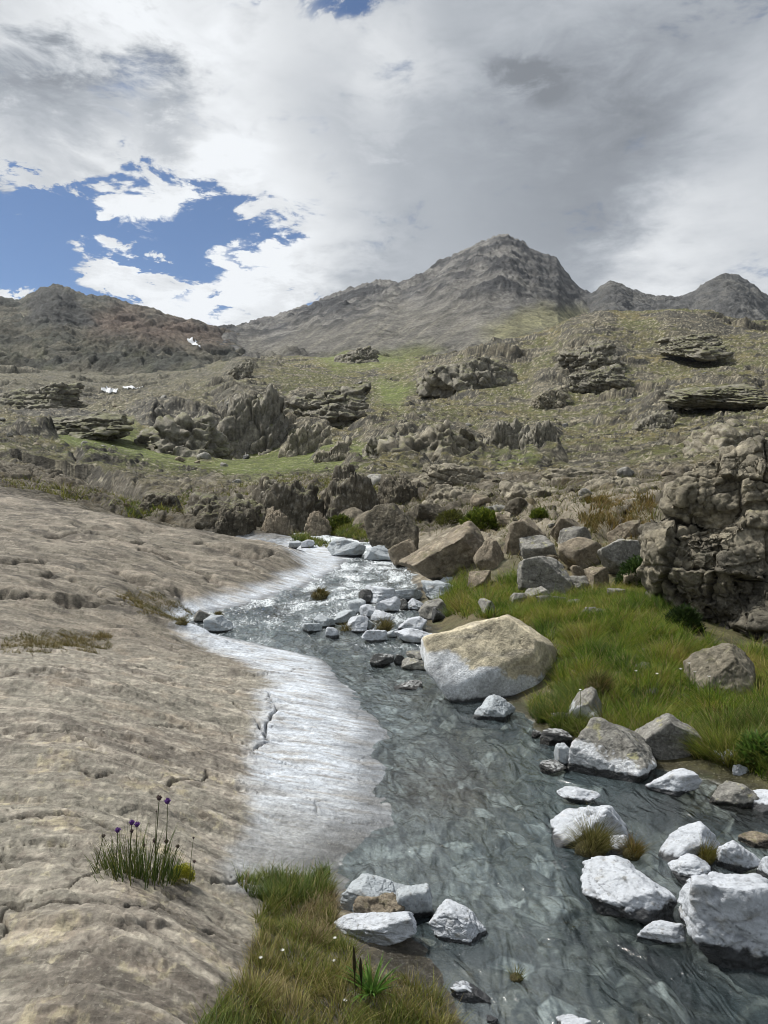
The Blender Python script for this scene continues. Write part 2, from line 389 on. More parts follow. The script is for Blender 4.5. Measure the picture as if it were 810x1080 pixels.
    rub = (rubble(x, Yc, 3.4, 1) * .30 + rubble(x, Yc, 1.5, 2) * .42 + rubble(x, Yc, .6, 4) * .6) * lerp(.75, .95, sstep(20, 45, Y)) + fbm2(x * 1.5, Y * 1.5, 5, 33) * .1
    rubm = sstep(12.5, 17, Y) * (1 - left) * (1 - sstep(80, 130, Y))
    det = z_l * left + z_r * (1 - left) * (1 - rubm) + rub * rubm * sstep(-.2, 1.5, d)
    # ---- hillside
    hs = sstep(45, 100, Y); swl = np.zeros(px.shape)
    if (hs > 0).any():
        m = hs > 0; xs, ys, zs = x[m], Y[m], z0[m]
        n = fbm2(xs / 60, ys / 60, 5, 101); n2 = fbm2(xs / 22, ys / 26, 5, 103)
        m1 = fbm2(xs / 60, ys / 60, 2, 101); m2 = fbm2(xs / 22, ys / 26, 2, 103)
        outc = sstep(-.08, .22, n2 * .7 + fbm2(xs / 75, ys / 90, 3, 107))
        pxs, pys = px[m], py0[m]; wob = fbm2(pxs / 25, pys / 12, 3, 5) * 14
        sd = np.full(xs.shape, 99.)
        for P in MEADOW: sd = np.minimum(sd, poly_sd(pxs + wob, pys + wob * .5, P))
        outc = outc * sstep(-4, 10, sd)
        h1 = lerp(2.2, 7.5, sstep(70, 220, ys))
        s = (zs + m1 * h1 * 1.6 + m2 * h1 * .9) / h1
        big_s = (zs * .8 + m2 * 6 + m1 * 14 - .10 * xs) / 17; ter = ((steps(s, .62) - s) * h1 * .7 + (steps(big_s, .6) - big_s) * 7 * sstep(110, 220, ys)) * outc
        yc = ys * .75 + zs * 1.3 + .25 * xs
        blk = rubble(xs, yc, 12., 8, 1.2) * .45 + rubble(xs, yc, 4.6, 9, 1.1) * .5 + rubble(xs, yc, 1.9, 10) * .5
        sw = np.zeros(xs.shape)
        for (bx, _, _), yk in zip(CRAGS, CRAG_Y):
            mid = (bx[0] + bx[2]) / 2; hw = (bx[2] - bx[0]) / 2; fw = yk * (1 + .03 * fbm2(xs / 14, zs / 14, 2, 111))
            sw = np.maximum(sw, (bx[3] - bx[1]) / F * yk * .42 * np.exp(-((pxs - mid) / hw) ** 4) * sstep(fw * .96, fw * 1.07, ys) * (1 - sstep(yk * 1.1, yk * 1.45, ys)))
        bumps = sw + (m1 * 2.6 + m2 * 1.6) * sstep(60, 160, ys)
        scat = np.clip(rubble(xs, ys, 2.0, 15) - .45, 0, 9) * .8 * (1 - outc) * sstep(-8, 6, sd)
        swl[m] = sw
        det[m] = lerp(det[m], ter + blk * outc * .75 + bumps + scat + fbm2(xs / 3, ys / 3, 4, 109) * .35, hs[m])
    z_land = z0 + det
    # ---- the channel
    ramp = sstep(0, lerp(.9, .35, sstep(-.3, .3, -side)) + .03 * Y, d)
    slope = W + np.minimum(np.maximum(d, 0) * .10, .09) + .008
    zz = lerp(slope + det * .35, np.maximum(z_land, W + .025 + .1 * fbm2(x * 2, Y * 2, 3, 8) ** 2), ramp)
    cob = rubble(x, Y, .32, 5) * .35 + rubble(x, Y, .9, 6) * .2 - .1
    bed = W - .035 * sstep(0, .25, -d) - np.minimum(np.maximum(-d, 0) * lerp(.42, .13, left * (1 - sstep(9, 12, Y))), .26) + cob * sstep(0, lerp(.5, 1.6, left), -d) + fbm2(x * 3, Y * 3, 3, 44) * .03
    z = np.where(d > 0, zz, lerp(slope + det * .35, bed, sstep(0, .10, -d)))
    inch = (Y > 70)
    z = np.where(inch, z_land, z)
    if not full: return z
    return z, dict(d=d, side=side, left=left, crack=crack, rubm=rubm, hs=hs, shore=shore, W=W, hol=hol, sw=swl)

def hit(px, py, lo=1.6, hi=600):
    """first place where the view ray through a photo point meets the land or the water"""
    Y = np.exp(np.linspace(math.log(lo), math.log(hi), 1500)); P = np.full(Y.shape, float(px))
    z = terrain(P, Y, False); d, s = chan((P - CX) / F * Y, Y)
    z = np.where((d < 0) & (Y < 60), np.maximum(z, wz(Y)), z)
    q = CY - (z - H) / Y * F
    k = np.argmax(q <= py)
    if q[k] > py: k = len(Y) - 1
    return float(Y[k]), float(z[k])

# columns: dense inside the picture, coarse to the sides
ca = np.concatenate([np.linspace(-700, -60, 60, endpoint=False), np.linspace(-60, 870, 720, endpoint=False), np.linspace(870, 1500, 60)])
def rowsY(a, b, n): return np.exp(np.linspace(math.log(a), math.log(b), n))
BLEACH_L = np.array([(572,296),(590,304),(605,312),(618,296),(630,268),(642,232),(655,170),(668,185),(680,200),(700,262),(720,272),(745,268),(770,262),(800,268),(840,262),(870,258),(895,240),(915,226),(940,235),(960,300)])

def land_colours(px, Y, z, k):
    x = (px - CX) / F * Y; py = CY - (z - H) / Y * F
    n1 = fbm2(x * .8, Y * .8, 5, 201); n2 = fbm2(x * 3, Y * 4, 4, 203); n3 = fbm2(x * 1.2, (Y + .22 * x) * 7, 5, 205)
    sl = np.zeros(px.shape + (3,)); sl[:] = (.186, .174, .142)
    sl = mixc(sl, (.30, .272, .225), sstep(-.1, .45, n3 + n1 * .5)); sl = mixc(sl, (.125, .11, .092), sstep(.0, .45, n1 - n3 * .6) * .8)
    sl = mixc(sl, (.27, .215, .155), sstep(.1, .4, n2) * .4)
    sp = fbm2(x * 11, Y * 11, 5, 213, .65); sl = mixc(sl, (.13, .112, .092), sstep(.06, .34, sp + n1 * .25) * .7); sl = mixc(sl, (.40, .37, .30), sstep(.10, .36, -sp) * .5)
    sl = mixc(sl, (.125, .110, .084), sstep(7.8, 9.5, Y) * .75); fine = fbm2(x * 3, (Y + .12 * x) * 26, 5, 217, .65); sl = mixc(sl, (.10, .088, .072), sstep(.08, .38, fine + n1 * .25) * .7 * (1 - sstep(8, 11, Y))); sl = mixc(sl, (.34, .31, .26), sstep(.10, .4, -fine + n2 * .2) * .5 * (1 - sstep(8, 11, Y)))
    upm = sstep(8.2, 9.5, Y); str_ = fbm2(x * .5, (Y + .3 * x) * 1.6, 5, 215, .6); sl = mixc(sl, (.075, .065, .052), upm * sstep(.02, .34, str_ + n2 * .5) * .75); s2_ = fbm2(x * 1.6, (Y + .3 * x) * 5.5, 5, 219, .62); sl = mixc(sl, (.045, .040, .032), upm * sstep(.10, .30, s2_) * .85); sl = mixc(sl, (.28, .248, .20), upm * sstep(.14, .36, -s2_) * .65); sl = mixc(sl, (.29, .25, .20), upm * sstep(.05, .4, -str_ + n2 * .4) * .5)
    sl = mixc(sl, (.095, .08, .062), np.clip(k['hol'], 0, 1) * sstep(-.1, .3, n2 + n3 * .5) * .6)  # hollows darkened in colour as painted shade
    sl = mixc(sl, (.07, .058, .045), k['crack'] * .8)
    # mineral bleaching along the water
    bl = np.interp(py, BLEACH_L[:, 0], BLEACH_L[:, 1])
    wob = n1 * 22 + n3 * 14 + n2 * 8
    b = sstep(-8, 22, px - bl + wob * 1.25 + 10 * fbm2(x * 9, Y * 20, 4, 209, .65)) * sstep(560, 580, py) * (1 - sstep(935, 960, py))
    b2 = (1 - sstep(.05, .22, z - k['W'] + n1 * .06)) * sstep(9, 11, Y)
    b = np.maximum(b, b2) * (1 - sstep(26, 34, Y))
    whitec = np.zeros(sl.shape); whitec[:] = (.46, .50, .55)
    whitec = mixc(whitec, (.33, .335, .335), sstep(-.05, .4, n3 + n2 * .6) * .7); whitec = mixc(whitec, (.26, .24, .21), sstep(.12, .4, fbm2(x * 2, (Y + .15 * x) * 16, 4, 207) + n1 * .3) * .6)
    whitec = mixc(whitec, (.235, .24, .235), sstep(815, 900, py + n1 * 50) * .85 * (py < 1000))
    sl = mixc(sl, whitec * (1 - .65 * k['crack'][..., None]), b * .93)
    rough = np.full(px.shape, .85)
    # pale lichen blotches on the front ledge
    sl = mixc(sl, (.42, .38, .24), sstep(.16, .36, n2 * .6 + fbm2(x * 14, Y * 14, 5, 211, .7) * .8) * .38 * (1 - b) * (Y < 5))
    # soil and turf
    turf = np.zeros(sl.shape); turf[:] = (.060, .056, .022); turf = mixc(turf, (.085, .066, .032), sstep(-.2, .4, n1)); turf = mixc(turf, (.05, .058, .02), sstep(.1, .5, n2))
    rock = np.zeros(sl.shape); rock[:] = (.155, .136, .100); rock = mixc(rock, (.25, .222, .172), sstep(0, .5, n2)); rock = mixc(rock, (.085, .072, .055), sstep(.0, .5, n1) * .8)
    lowr = (1 - k['left']) * (1 - k['rubm'])
    c = sl * k['left'][..., None] + turf * lowr[..., None]
    rt = mixc(rock, turf, sstep(.12, .3, n1 + .15 * fbm2(x * .15, Y * .15, 3, 221)) * (1 - .3 * sstep(-.1, .2, n2)) * .9)
    c = c + rt * ((1 - k['left']) * k['rubm'])[..., None]
    soil = sstep(10, -14, poly_sd(px, py, [(225,1080),(262,1010),(280,955),(350,935),(372,985),(450,1005),(500,1050),(535,1120),(160,1140)]) + n2 * 25) * (Y < 4.5)
    c = mixc(c, (.055, .048, .030), soil * .9); c = mixc(c, (.16, .15, .135), soil * sstep(.15, .35, fbm2(x * 22, Y * 22, 3, 223)) * .6)
    # gravel bed
    bed = np.zeros(sl.shape); bed[:] = (.14, .148, .138); bed = mixc(bed, (.33, .345, .34), sstep(.05, .5, n2 + fbm2(x * 8, Y * 8, 3, 231) * .6)); bed = mixc(bed, (.13, .105, .07), sstep(0, .4, n1) * .75)
    g1, g2, gr, _, _ = vor2(x * 5 + n2 * .4, Y * 5 + n1 * .4, 9); gs = sstep(.02, .2, g2 - g1)
    bed = mixc(bed * (.45 + .9 * gr[..., 1:2]), (.50, .52, .52), sstep(.74, .8, gr[..., 0]) * gs * .8) * (.45 + .55 * gs[..., None])
    inw = sstep(.0, .03, k['W'] + .015 - z) * (Y < 70)
    bw = sstep(-.9, .0, -k['d'] * 0 + k['d']) * k['left'] * (Y < 12); c = mixc(c, bed, inw * (1 - .85 * np.maximum(b * .3, bw * b * .5)))
    # wet margin
    wet = (1 - sstep(.01, .05, z - k['W'] + n2 * .02)) * (Y < 30) * (1 - inw)
    c = c * (1 - .55 * wet[..., None]); rough = rough - .55 * wet
    return c, rough

def land(name, Yr, hill=False):
    px, Y = np.meshgrid(ca, Yr)
    z, k = terrain(px, Y)
    x = (px - CX) / F * Y
    nr, nc = px.shape
    Pn = np.stack([x, Y, z], -1)
    du = np.gradient(Pn, axis=1); dv = np.gradient(Pn, axis=0)
    nn = np.cross(du, dv); nz = nn[..., 2] / (np.linalg.norm(nn, axis=-1) + 1e-12)
    c, rough = land_colours(px, Y, z, k)
    py = CY - (z - H) / Y * F
    if Yr[-1] > 40:
        q3 = np.stack([x.ravel(), Y.ravel(), z.ravel() * 1.6], 1)
        f3 = lambda s_, o_, sd_, g_=.5: fbm3(q3, 1 / s_, o_, sd_, g_).reshape(x.shape)
        a = f3(30, 4, 301); b = f3(6, 4, 303); g = fbm2(px / 60, py / 25, 4, 305)
        turf = np.zeros(c.shape); turf[:] = (.092, .096, .030); turf = mixc(turf, (.150, .128, .054), sstep(-.15, .35, a)); turf = mixc(turf, (.085, .098, .036), sstep(-.05, .4, b) * .7)
        turf = mixc(turf, (.15, .135, .10), sstep(.05, .4, f3(2.2, 3, 309)) * .75)
        sd = np.full(x.shape, 99.)
        for P in MEADOW: sd = np.minimum(sd, poly_sd(px + g * 12, py + g * 8, P))
        turf = mixc(turf, (.115, .155, .030), (1 - sstep(-10, 8, sd + b * 14)) * .8)
        turf = mixc(turf, (.13, .118, .088), sstep(300, 120, px) * sstep(455, 420, py) * .75)
        rock = np.zeros(c.shape); rock[:] = (.150, .136, .105); rock = mixc(rock, (.26, .235, .18), sstep(0, .45, b)); rock = mixc(rock, (.062, .062, .060), sstep(-.1, .35, a + b * .5) * .8)
        rock = mixc(rock, (.135, .135, .132), sstep(330, 200, px) * .55)
        rk = np.maximum(1 - sstep(.66, .86, nz + b * .12 + g * .05), sstep(.10, .19, f3(17, 7, 313, .62) + .35 * sstep(.1, 3, k['sw'])) * .9 * (sd > 2))
        hc = mixc(turf, rock, rk)
        lay = fbm3(q3 * np.array([.35, .35, 1.6]), 1 / 3.5, 5, 315, .6, True).reshape(x.shape); hc = mixc(hc, (.035, .035, .032), sstep(.42, .62, lay) * rk * .85)
        stn = f3(1.1, 5, 311, .68); hc = mixc(hc, (.36, .335, .27), sstep(.13, .24, stn) * (.85 - .45 * (sd < -4))); hc = mixc(hc, (.035, .036, .026), sstep(.16, .34, -stn + .2 * b) * .6)
        # pale rubble on the slope foot at the right
        hc = mixc(hc, (.36, .33, .26), sstep(.15, .4, b + .5 * a) * sstep(560, 620, px) * sstep(470, 480, py) * (1 - sstep(486, 496, py)) * .8)
        ul = sstep(330, 180, px + g * 40) * sstep(428, 396, py + g * 10); hc = mixc(hc, (.105, .102, .078), ul * (.5 + .4 * sstep(-.2, .3, a)))
        hc = hc * np.array([.88, .86, .79]); w = sstep(38, 80, Y)
        c = c * (1 - w[..., None]) + hc * w[..., None]
    col = np.concatenate([c, rough[..., None]], -1).reshape(-1, 4)
    return Pn.reshape(-1, 3), grid_faces(nr, nc), col, (px, Y, z, k)

Ys1 = rowsY(1.15, 24, 900); Ys2 = rowsY(24, 760, 1250)
V, Fc, C, K1 = land('a', Ys1)
g = mesh_np('ground', V, Fc, M['slab'], C)
tag(g, 'smooth brown rock slab and grassy bank along the stream', 'ground', kind='structure')
V, Fc, C, K2 = land('b', Ys2)
g = mesh_np('hillside', V, Fc, M['hill'], C)
tag(g, 'rising slope of rock ledges, rubble and olive turf below the mountains', 'hillside', kind='structure')
# the rest of the valley floor, behind and beside
bm = bmesh.new(); bmesh.ops.create_circle(bm, cap_ends=True, radius=4000, segments=64)
me = bpy.data.meshes.new('valley_floor'); bm.to_mesh(me); bm.free()
at = me.attributes.new('col', 'FLOAT_COLOR', 'POINT'); at.data.foreach_set('color', np.tile([.15, .135, .09, .9], len(me.vertices)).astype(np.float32))
me.materials.append(M['hill']); g = bpy.data.objects.new('valley_floor', me); COL.objects.link(g); g.location.z = -1.2
tag(g, 'valley floor of rock and turf reaching out under the slopes', 'ground', kind='structure')

# ------------------------------------------------------------------ mountains
GRID = {}
def mountain(name, label, cat, ridge, base, Y0, Y1, seed, amp, colfn, gk=.85, nr=330, back=40, smooth=None):
    R = np.array(ridge, float); B = np.array(base, float)
    c = np.linspace(R[0, 0], R[-1, 0], int((R[-1, 0] - R[0, 0]) / 1.15))
    t = np.concatenate([np.linspace(0, 1, nr), 1 + np.linspace(.02, .5, back)])
    px, tt = np.meshgrid(c, t)
    Y = Y0 * (Y1 / Y0) ** tt
    rp = np.interp(px, R[:, 0], R[:, 1]); bp = np.interp(px, B[:, 0], B[:, 1])
    tc = np.minimum(tt, 1)
    q = bp + (rp - bp) * (tc ** gk)
    z = H + (CY - q) / F * Y
    zr = H + (CY - rp) / F * Y1
    z = np.where(tt > 1, zr - (tt - 1) * 2. * (zr + 50) * .8, z)
    x = (px - CX) / F * Y
    s = amp * 9
    wx = fbm2(x / s, Y / s, 4, seed) * s * .5
    rid = fbm2((x + wx) / (amp * 5), (z * .9 + Y * .25 + wx) / (amp * 13), 6, seed + 10, .55, True)     # ribs and gullies down the fall line
    crag = fbm2(x / (amp * 3.2), z / (amp * 3.2) + Y / (amp * 6), 6, seed + 20, .6)
    st = fbm2(x / (amp * 12), z / (amp * 2.4), 5, seed + 30, .6)
    mag = sstep(0, .15, tc)
    topm = lerp(1, .45, sstep(.9, 1, tc))
    if smooth is not None: topm = topm * lerp(1, .28, sstep(12, -14, poly_sd(px, q, smooth) + 14 * fbm2(px / 30, q / 30, 3, 413)))
    z = z + amp * mag * topm * (rid * .95 + crag * .80 + (steps(st * 5, .7) - st * 5) * .32) 
    z = z + amp * .30 * sstep(.9, 1, tc) * fbm2(px / 7, px * 0 + 3, 5, seed + 40, .65) * (tt <= 1.1)
    P = np.stack([x, Y, z], -1)
    nn = np.cross(np.gradient(P, axis=1), np.gradient(P, axis=0)); nz = nn[..., 2] / np.linalg.norm(nn, axis=-1)
    py = CY - (z - H) / Y * F
    col = colfn(px, py, x, Y, z, nz, crag, rid)
    col = np.concatenate([col, np.full(px.shape + (1,), .95)], -1).reshape(-1, 4)
    GRID[name] = (px, Y, z)
    o = mesh_np(name, P.reshape(-1, 3), grid_faces(*px.shape), M['mountain'], col)
    return tag(o, label, cat, kind='structure')

def c_main(px, py, x, Y, z, nz, crag, rid):
    c = np.zeros(px.shape + (3,)); c[:] = (.165, .163, .158)
    wx_ = fbm2(x / 90, z / 90, 4, 411) * 60; st_ = fbm2(x / 260, (z - .25 * x) / 30, 5, 407); c = mixc(c, (.075, .077, .08), sstep(-.05, .25, crag * .6 + st_ * .7)); ln_ = fbm2((x + wx_) / 70, (z - .3 * x) / 16, 6, 409, .62, True); c = mixc(c, (.04, .042, .046), sstep(.35, .6, ln_) * .7); c = mixc(c, (.27, .262, .24), sstep(.0, .4, -crag + .3 * rid) * .8)
    c = mixc(c, (.105, .107, .105), sstep(545, 600, px) * sstep(340, 300, py) * .6)  # right face darkened in colour, standing in for its shaded side
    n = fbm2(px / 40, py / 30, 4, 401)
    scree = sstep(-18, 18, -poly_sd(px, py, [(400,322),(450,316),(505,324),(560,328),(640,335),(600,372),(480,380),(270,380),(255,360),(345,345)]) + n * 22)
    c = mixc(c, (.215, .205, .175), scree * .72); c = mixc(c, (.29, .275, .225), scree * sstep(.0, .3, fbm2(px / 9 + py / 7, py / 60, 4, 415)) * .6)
    gr = sstep(-10, 14, -poly_sd(px, py, [(505,345),(545,325),(580,322),(650,330),(590,352),(520,365)]) + n * 16)
    c = mixc(c, (.30, .29, .155), gr * .8)  # straw-green scree, lightened in colour to stand for a sunlit patch
    gr = sstep(-8, 10, -poly_sd(px, py, [(300,388),(360,378),(430,362),(470,368),(430,392)]) + n * 14)
    return mixc(c, (.17, .19, .055), gr * .75) * .84
def c_left(px, py, x, Y, z, nz, crag, rid):
    c = np.zeros(px.shape + (3,)); c[:] = (.115, .112, .088)
    c = mixc(c, (.075, .078, .066), sstep(-.1, .35, crag)); c = mixc(c, (.165, .155, .118), sstep(.0, .4, -crag + .3 * rid) * .8)
    n = fbm2(px / 40, py / 30, 4, 403)
    red = sstep(-16, 16, -poly_sd(px, py, [(95,330),(150,325),(235,345),(250,365),(160,362),(100,350)]) + n * 20)
    c = mixc(c, (.16, .112, .088), red * .7)
    dk = sstep(-5, 6, -poly_sd(px, py, [(25,318),(40,304),(62,302),(78,310),(104,345),(70,345),(30,340)]) + n * 8)
    c = mixc(c, (.065, .067, .066), dk * .85)
    return mixc(c, (.105, .112, .062), sstep(-.1, .4, n) * sstep(345, 380, py) * .6)
def c_right(px, py, x, Y, z, nz, crag, rid):
    c = np.zeros(px.shape + (3,)); c[:] = (.095, .097, .096)
    return mixc(c, (.16, .158, .145), sstep(.0, .4, -crag + .3 * rid) * .7)

mountain('left_ridge', 'dark green and reddish ridge with a blunt rocky knob, left of the saddle', 'mountain ridge',
 [(-700,300),(-200,312),(-60,316),(0,315),(20,319),(33,310),(43,304),(60,301),(70,303),(80,310),(110,314),(140,323),(165,330),(190,338),(215,344),(235,349),(262,362),(300,376),(360,395)],
 [(-700,410),(0,408),(130,412),(300,408),(360,408)], 520, 1500, 3, 20, c_left)
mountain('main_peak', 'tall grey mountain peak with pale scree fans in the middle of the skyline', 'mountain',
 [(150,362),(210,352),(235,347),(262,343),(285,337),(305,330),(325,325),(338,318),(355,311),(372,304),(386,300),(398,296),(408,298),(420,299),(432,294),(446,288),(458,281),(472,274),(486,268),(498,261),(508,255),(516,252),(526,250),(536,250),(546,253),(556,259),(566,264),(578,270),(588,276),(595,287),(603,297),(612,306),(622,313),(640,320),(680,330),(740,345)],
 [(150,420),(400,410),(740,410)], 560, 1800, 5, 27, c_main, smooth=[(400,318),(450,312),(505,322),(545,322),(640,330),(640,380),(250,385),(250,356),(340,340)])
mountain('right_peaks', 'two distant dark pointed peaks joined by a low ridge', 'mountain ridge',
 [(560,345),(600,322),(622,313),(632,306),(640,300),(648,298),(656,302),(666,307),(676,310),(690,313),(705,313),(720,313),(730,310),(740,302),(750,296),(758,292),(766,290),(774,292),(784,296),(794,302),(806,312),(820,322),(870,330),(1000,320),(1500,300)],
 [(560,400),(1500,400)], 900, 1600, 8, 20, c_right)
# ------------------------------------------------------------------ water
def water_mat():
    m, nt, out = nodes_mat('stream_water')
    at = N(nt, 'ShaderNodeAttribute', attribute_name='col')      # rgb: body tint, alpha: white water
    tc = N(nt, 'ShaderNodeTexCoord')
    mp = N(nt, 'ShaderNodeMapping'); mp.inputs['Scale'].default_value = (2.2, .9, 1); mp.inputs['Rotation'].default_value = (0, 0, .35); L(nt, tc.outputs['Object'], mp.inputs[0])
    n1 = N(nt, 'ShaderNodeTexNoise', i_Scale=4., i_Detail=2.5, i_Roughness=.5, i_Distortion=.8); L(nt, mp.outputs[0], n1.inputs['Vector'])
    n2 = N(nt, 'ShaderNodeTexNoise', i_Scale=19., i_Detail=4., i_Roughness=.6, i_Distortion=.6); L(nt, mp.outputs[0], n2.inputs['Vector'])
    m2 = N(nt, 'ShaderNodeMath', operation='MULTIPLY_ADD', i_1=.10); L(nt, n2.outputs[0], m2.inputs[0]); L(nt, n1.outputs[0], m2.inputs[2])
    bp = N(nt, 'ShaderNodeBump', i_Strength=.8, i_Distance=.095); L(nt, m2.outputs[0], bp.inputs['Height'])
    gl = N(nt, 'ShaderNodeBsdfGlossy', i_Roughness=.09); L(nt, bp.outputs[0], gl.inputs['Normal'])
    tr = N(nt, 'ShaderNodeBsdfTransparent'); tr.inputs[0].default_value = (.86, .92, .92, 1)
    df = N(nt, 'ShaderNodeBsdfDiffuse'); L(nt, at.outputs['Color'], df.inputs[0]); L(nt, bp.outputs[0], df.inputs['Normal'])
    body = N(nt, 'ShaderNodeMixShader', i_0=.22); L(nt, tr.outputs[0], body.inputs[1]); L(nt, df.outputs[0], body.inputs[2])
    fr = N(nt, 'ShaderNodeFresnel', i_IOR=1.5); L(nt, bp.outputs[0], fr.inputs['Normal'])
    mx = N(nt, 'ShaderNodeMixShader'); L(nt, fr.outputs[0], mx.inputs[0]); L(nt, body.outputs[0], mx.inputs[1]); L(nt, gl.outputs[0], mx.inputs[2])
    fo = N(nt, 'ShaderNodeBsdfDiffuse'); fo.inputs[0].default_value = (.56, .60, .62, 1)
    n3 = N(nt, 'ShaderNodeTexNoise', i_Scale=14., i_Detail=8., i_Roughness=.7, i_Distortion=.8); L(nt, mp.outputs[0], n3.inputs['Vector'])
    sb = N(nt, 'ShaderNodeMath', operation='ADD'); L(nt, n3.outputs[0], sb.inputs[0]); L(nt, at.outputs['Alpha'], sb.inputs[1])
    fm = N(nt, 'ShaderNodeMapRange', i_1=.98, i_2=1.22, i_3=0., i_4=.95, interpolation_type='SMOOTHSTEP'); L(nt, sb.outputs[0], fm.inputs[0])
    m3 = N(nt, 'ShaderNodeMixShader'); L(nt, fm.outputs[0], m3.inputs[0]); L(nt, mx.outputs[0], m3.inputs[1]); L(nt, fo.outputs[0], m3.inputs[2])
    L(nt, m3.outputs[0], out.inputs[0])
    return m
M['water'] = water_mat()
wc = np.linspace(-40, 1250, 800); wY = rowsY(1.2, 60, 900)
px, Y = np.meshgrid(wc, wY); x = (px - CX) / F * Y
d, side = chan(x, Y)
cl = (np.interp(Y, CH[:, 0], CH[:, 1]) + np.interp(Y, CH[:, 0], CH[:, 2])) / 2
cxw = (np.minimum(cl, 620) - CX) / F * Y
flow = x - cxw * .6
rap = np.interp(Y, [0, 5, 8, 10, 11, 13, 16, 22, 26, 60], [.25, .35, .6, .8, 1, 1, 1, 1, .9, .9])
rip = fbm2(flow * 3.6 + fbm2(x * 1.5, Y * 1.5, 3, 503) * 1.5, Y * 1.7 + fbm2(x, Y, 3, 505), 3, 501) * .05 + fbm2(flow * 1.3, Y * .9, 3, 507) * .02
rip = rip * (.28 + rap * .85) + fbm2(flow * 11 + fbm2(x * 3, Y * 2, 3, 517), Y * 5, 3, 519) * .004 + fbm2(x * 3, Y * 5, 4, 509) * .05 * sstep(9, 12, Y)
z = wz(Y) + rip
fm = fbm2(flow * 2.2, Y * 1.1, 4, 511)
foam = np.interp(Y, [0, 6, 8.5, 10, 12.5, 15, 18, 22, 26, 45, 60], [.12, .24, .34, .40, .50, .54, .56, .60, .66, .8, .8]) + fm * .28
foam = np.where(px > 520, foam * .5, foam)
f2_ = fbm2(flow * 1.1 + 4, Y * .45, 4, 513); f3_ = fbm2(flow * 9, Y * 2.6, 4, 515, .6)
tint = np.zeros(px.shape + (3,)); tint[:] = (.11, .15, .165); tint = mixc(tint, (.30, .35, .37), sstep(-.05, .45, f2_ + f3_ * .22)); tint = mixc(tint, (.045, .055, .055), sstep(.05, .45, -f2_ + f3_ * .2) * .8)
wpy = CY + F * H / Y
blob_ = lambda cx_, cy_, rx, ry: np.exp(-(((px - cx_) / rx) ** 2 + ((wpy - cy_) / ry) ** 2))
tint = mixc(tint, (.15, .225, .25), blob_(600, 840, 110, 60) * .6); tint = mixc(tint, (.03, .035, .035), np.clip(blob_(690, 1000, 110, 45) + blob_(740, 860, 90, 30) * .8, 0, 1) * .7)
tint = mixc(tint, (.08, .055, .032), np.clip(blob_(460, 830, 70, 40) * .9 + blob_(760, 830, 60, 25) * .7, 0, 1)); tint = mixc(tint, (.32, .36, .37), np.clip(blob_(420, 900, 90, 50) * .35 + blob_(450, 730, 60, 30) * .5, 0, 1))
col = np.concatenate([tint, np.clip(foam, 0, 1)[..., None]], -1).reshape(-1, 4)
o = mesh_np('water', np.stack([x, Y, z], -1).reshape(-1, 3), None or grid_faces(*px.shape)[(d[:-1, :-1] < 1.0 + .05 * Y[:-1, :-1]).ravel()], M['water'], col)
tag(o, 'rippled grey-green mountain stream with white rapids upstream', 'stream', kind='structure')

# ------------------------------------------------------------------ sky and light
SUN_EL, SUN_DIR = math.radians(57), Vector((-.80, .30, 0))
az = math.atan2(SUN_DIR.x, SUN_DIR.y)
w = bpy.data.worlds.new('World'); sc.world = w; w.use_nodes = True; nt = w.node_tree; nt.nodes.clear()
out = N(nt, 'ShaderNodeOutputWorld'); bg = N(nt, 'ShaderNodeBackground'); bg.inputs[1].default_value = .085
L(nt, bg.outputs[0], out.inputs[0])
sky = N(nt, 'ShaderNodeTexSky', sky_type='NISHITA', sun_disc=False, sun_elevation=SUN_EL, sun_rotation=az)
sky.altitude = 2400; sky.dust_density = .1; sky.ozone_density = 4.; sky.air_density = 1.0
tc = N(nt, 'ShaderNodeTexCoord'); nrm = N(nt, 'ShaderNodeVectorMath', operation='NORMALIZE'); L(nt, tc.outputs['Generated'], nrm.inputs[0])
D = nrm.outputs[0]
def math_(op, a, b=None, c=None, clamp=False):
    n = N(nt, 'ShaderNodeMath', operation=op, use_clamp=clamp)
    for i, v in enumerate((a, b, c)):
        if v is None: continue
        if isinstance(v, (int, float)): n.inputs[i].default_value = v
        else: L(nt, v, n.inputs[i])
    return n.outputs[0]
def ramp(v, a, b, c=0., d=1.):
    n = N(nt, 'ShaderNodeMapRange', i_1=a, i_2=b, i_3=c, i_4=d, interpolation_type='SMOOTHSTEP'); L(nt, v, n.inputs[0]); return n.outputs[0]
def pdir(p, q): return Vector(((p - CX) / F, 1, (CY - q) / F)).normalized()
# clouds hang on a plane: direction divided by height, flattened towards the horizon
sp = N(nt, 'ShaderNodeSeparateXYZ'); L(nt, D, sp.inputs[0])
hz = math_('ADD', math_('MAXIMUM', sp.outputs[2], 0.), .22)
cb = N(nt, 'ShaderNodeCombineXYZ'); L(nt, math_('DIVIDE', sp.outputs[0], hz), cb.inputs[0]); L(nt, math_('DIVIDE', sp.outputs[1], hz), cb.inputs[1]); L(nt, math_('MULTIPLY', sp.outputs[2], 2.), cb.inputs[2])
def noise(sc_, det=8., rough=.6, dis=.0, off=(0, 0, 0)):
    mp = N(nt, 'ShaderNodeMapping'); mp.inputs['Location'].default_value = off; L(nt, cb.outputs[0], mp.inputs[0])
    n = N(nt, 'ShaderNodeTexNoise', i_Scale=sc_, i_Detail=det, i_Roughness=rough, i_Distortion=dis); L(nt, mp.outputs[0], n.inputs['Vector']); return n.outputs[0]
nA = noise(1.5, 3., .5, .3, (3.1, 1.2, 0)); nB = noise(3.2, 12., .6, .25, (7.7, 4.1, 2)); nC = noise(9., 8., .65, .3, (1.3, 9.2, 5))
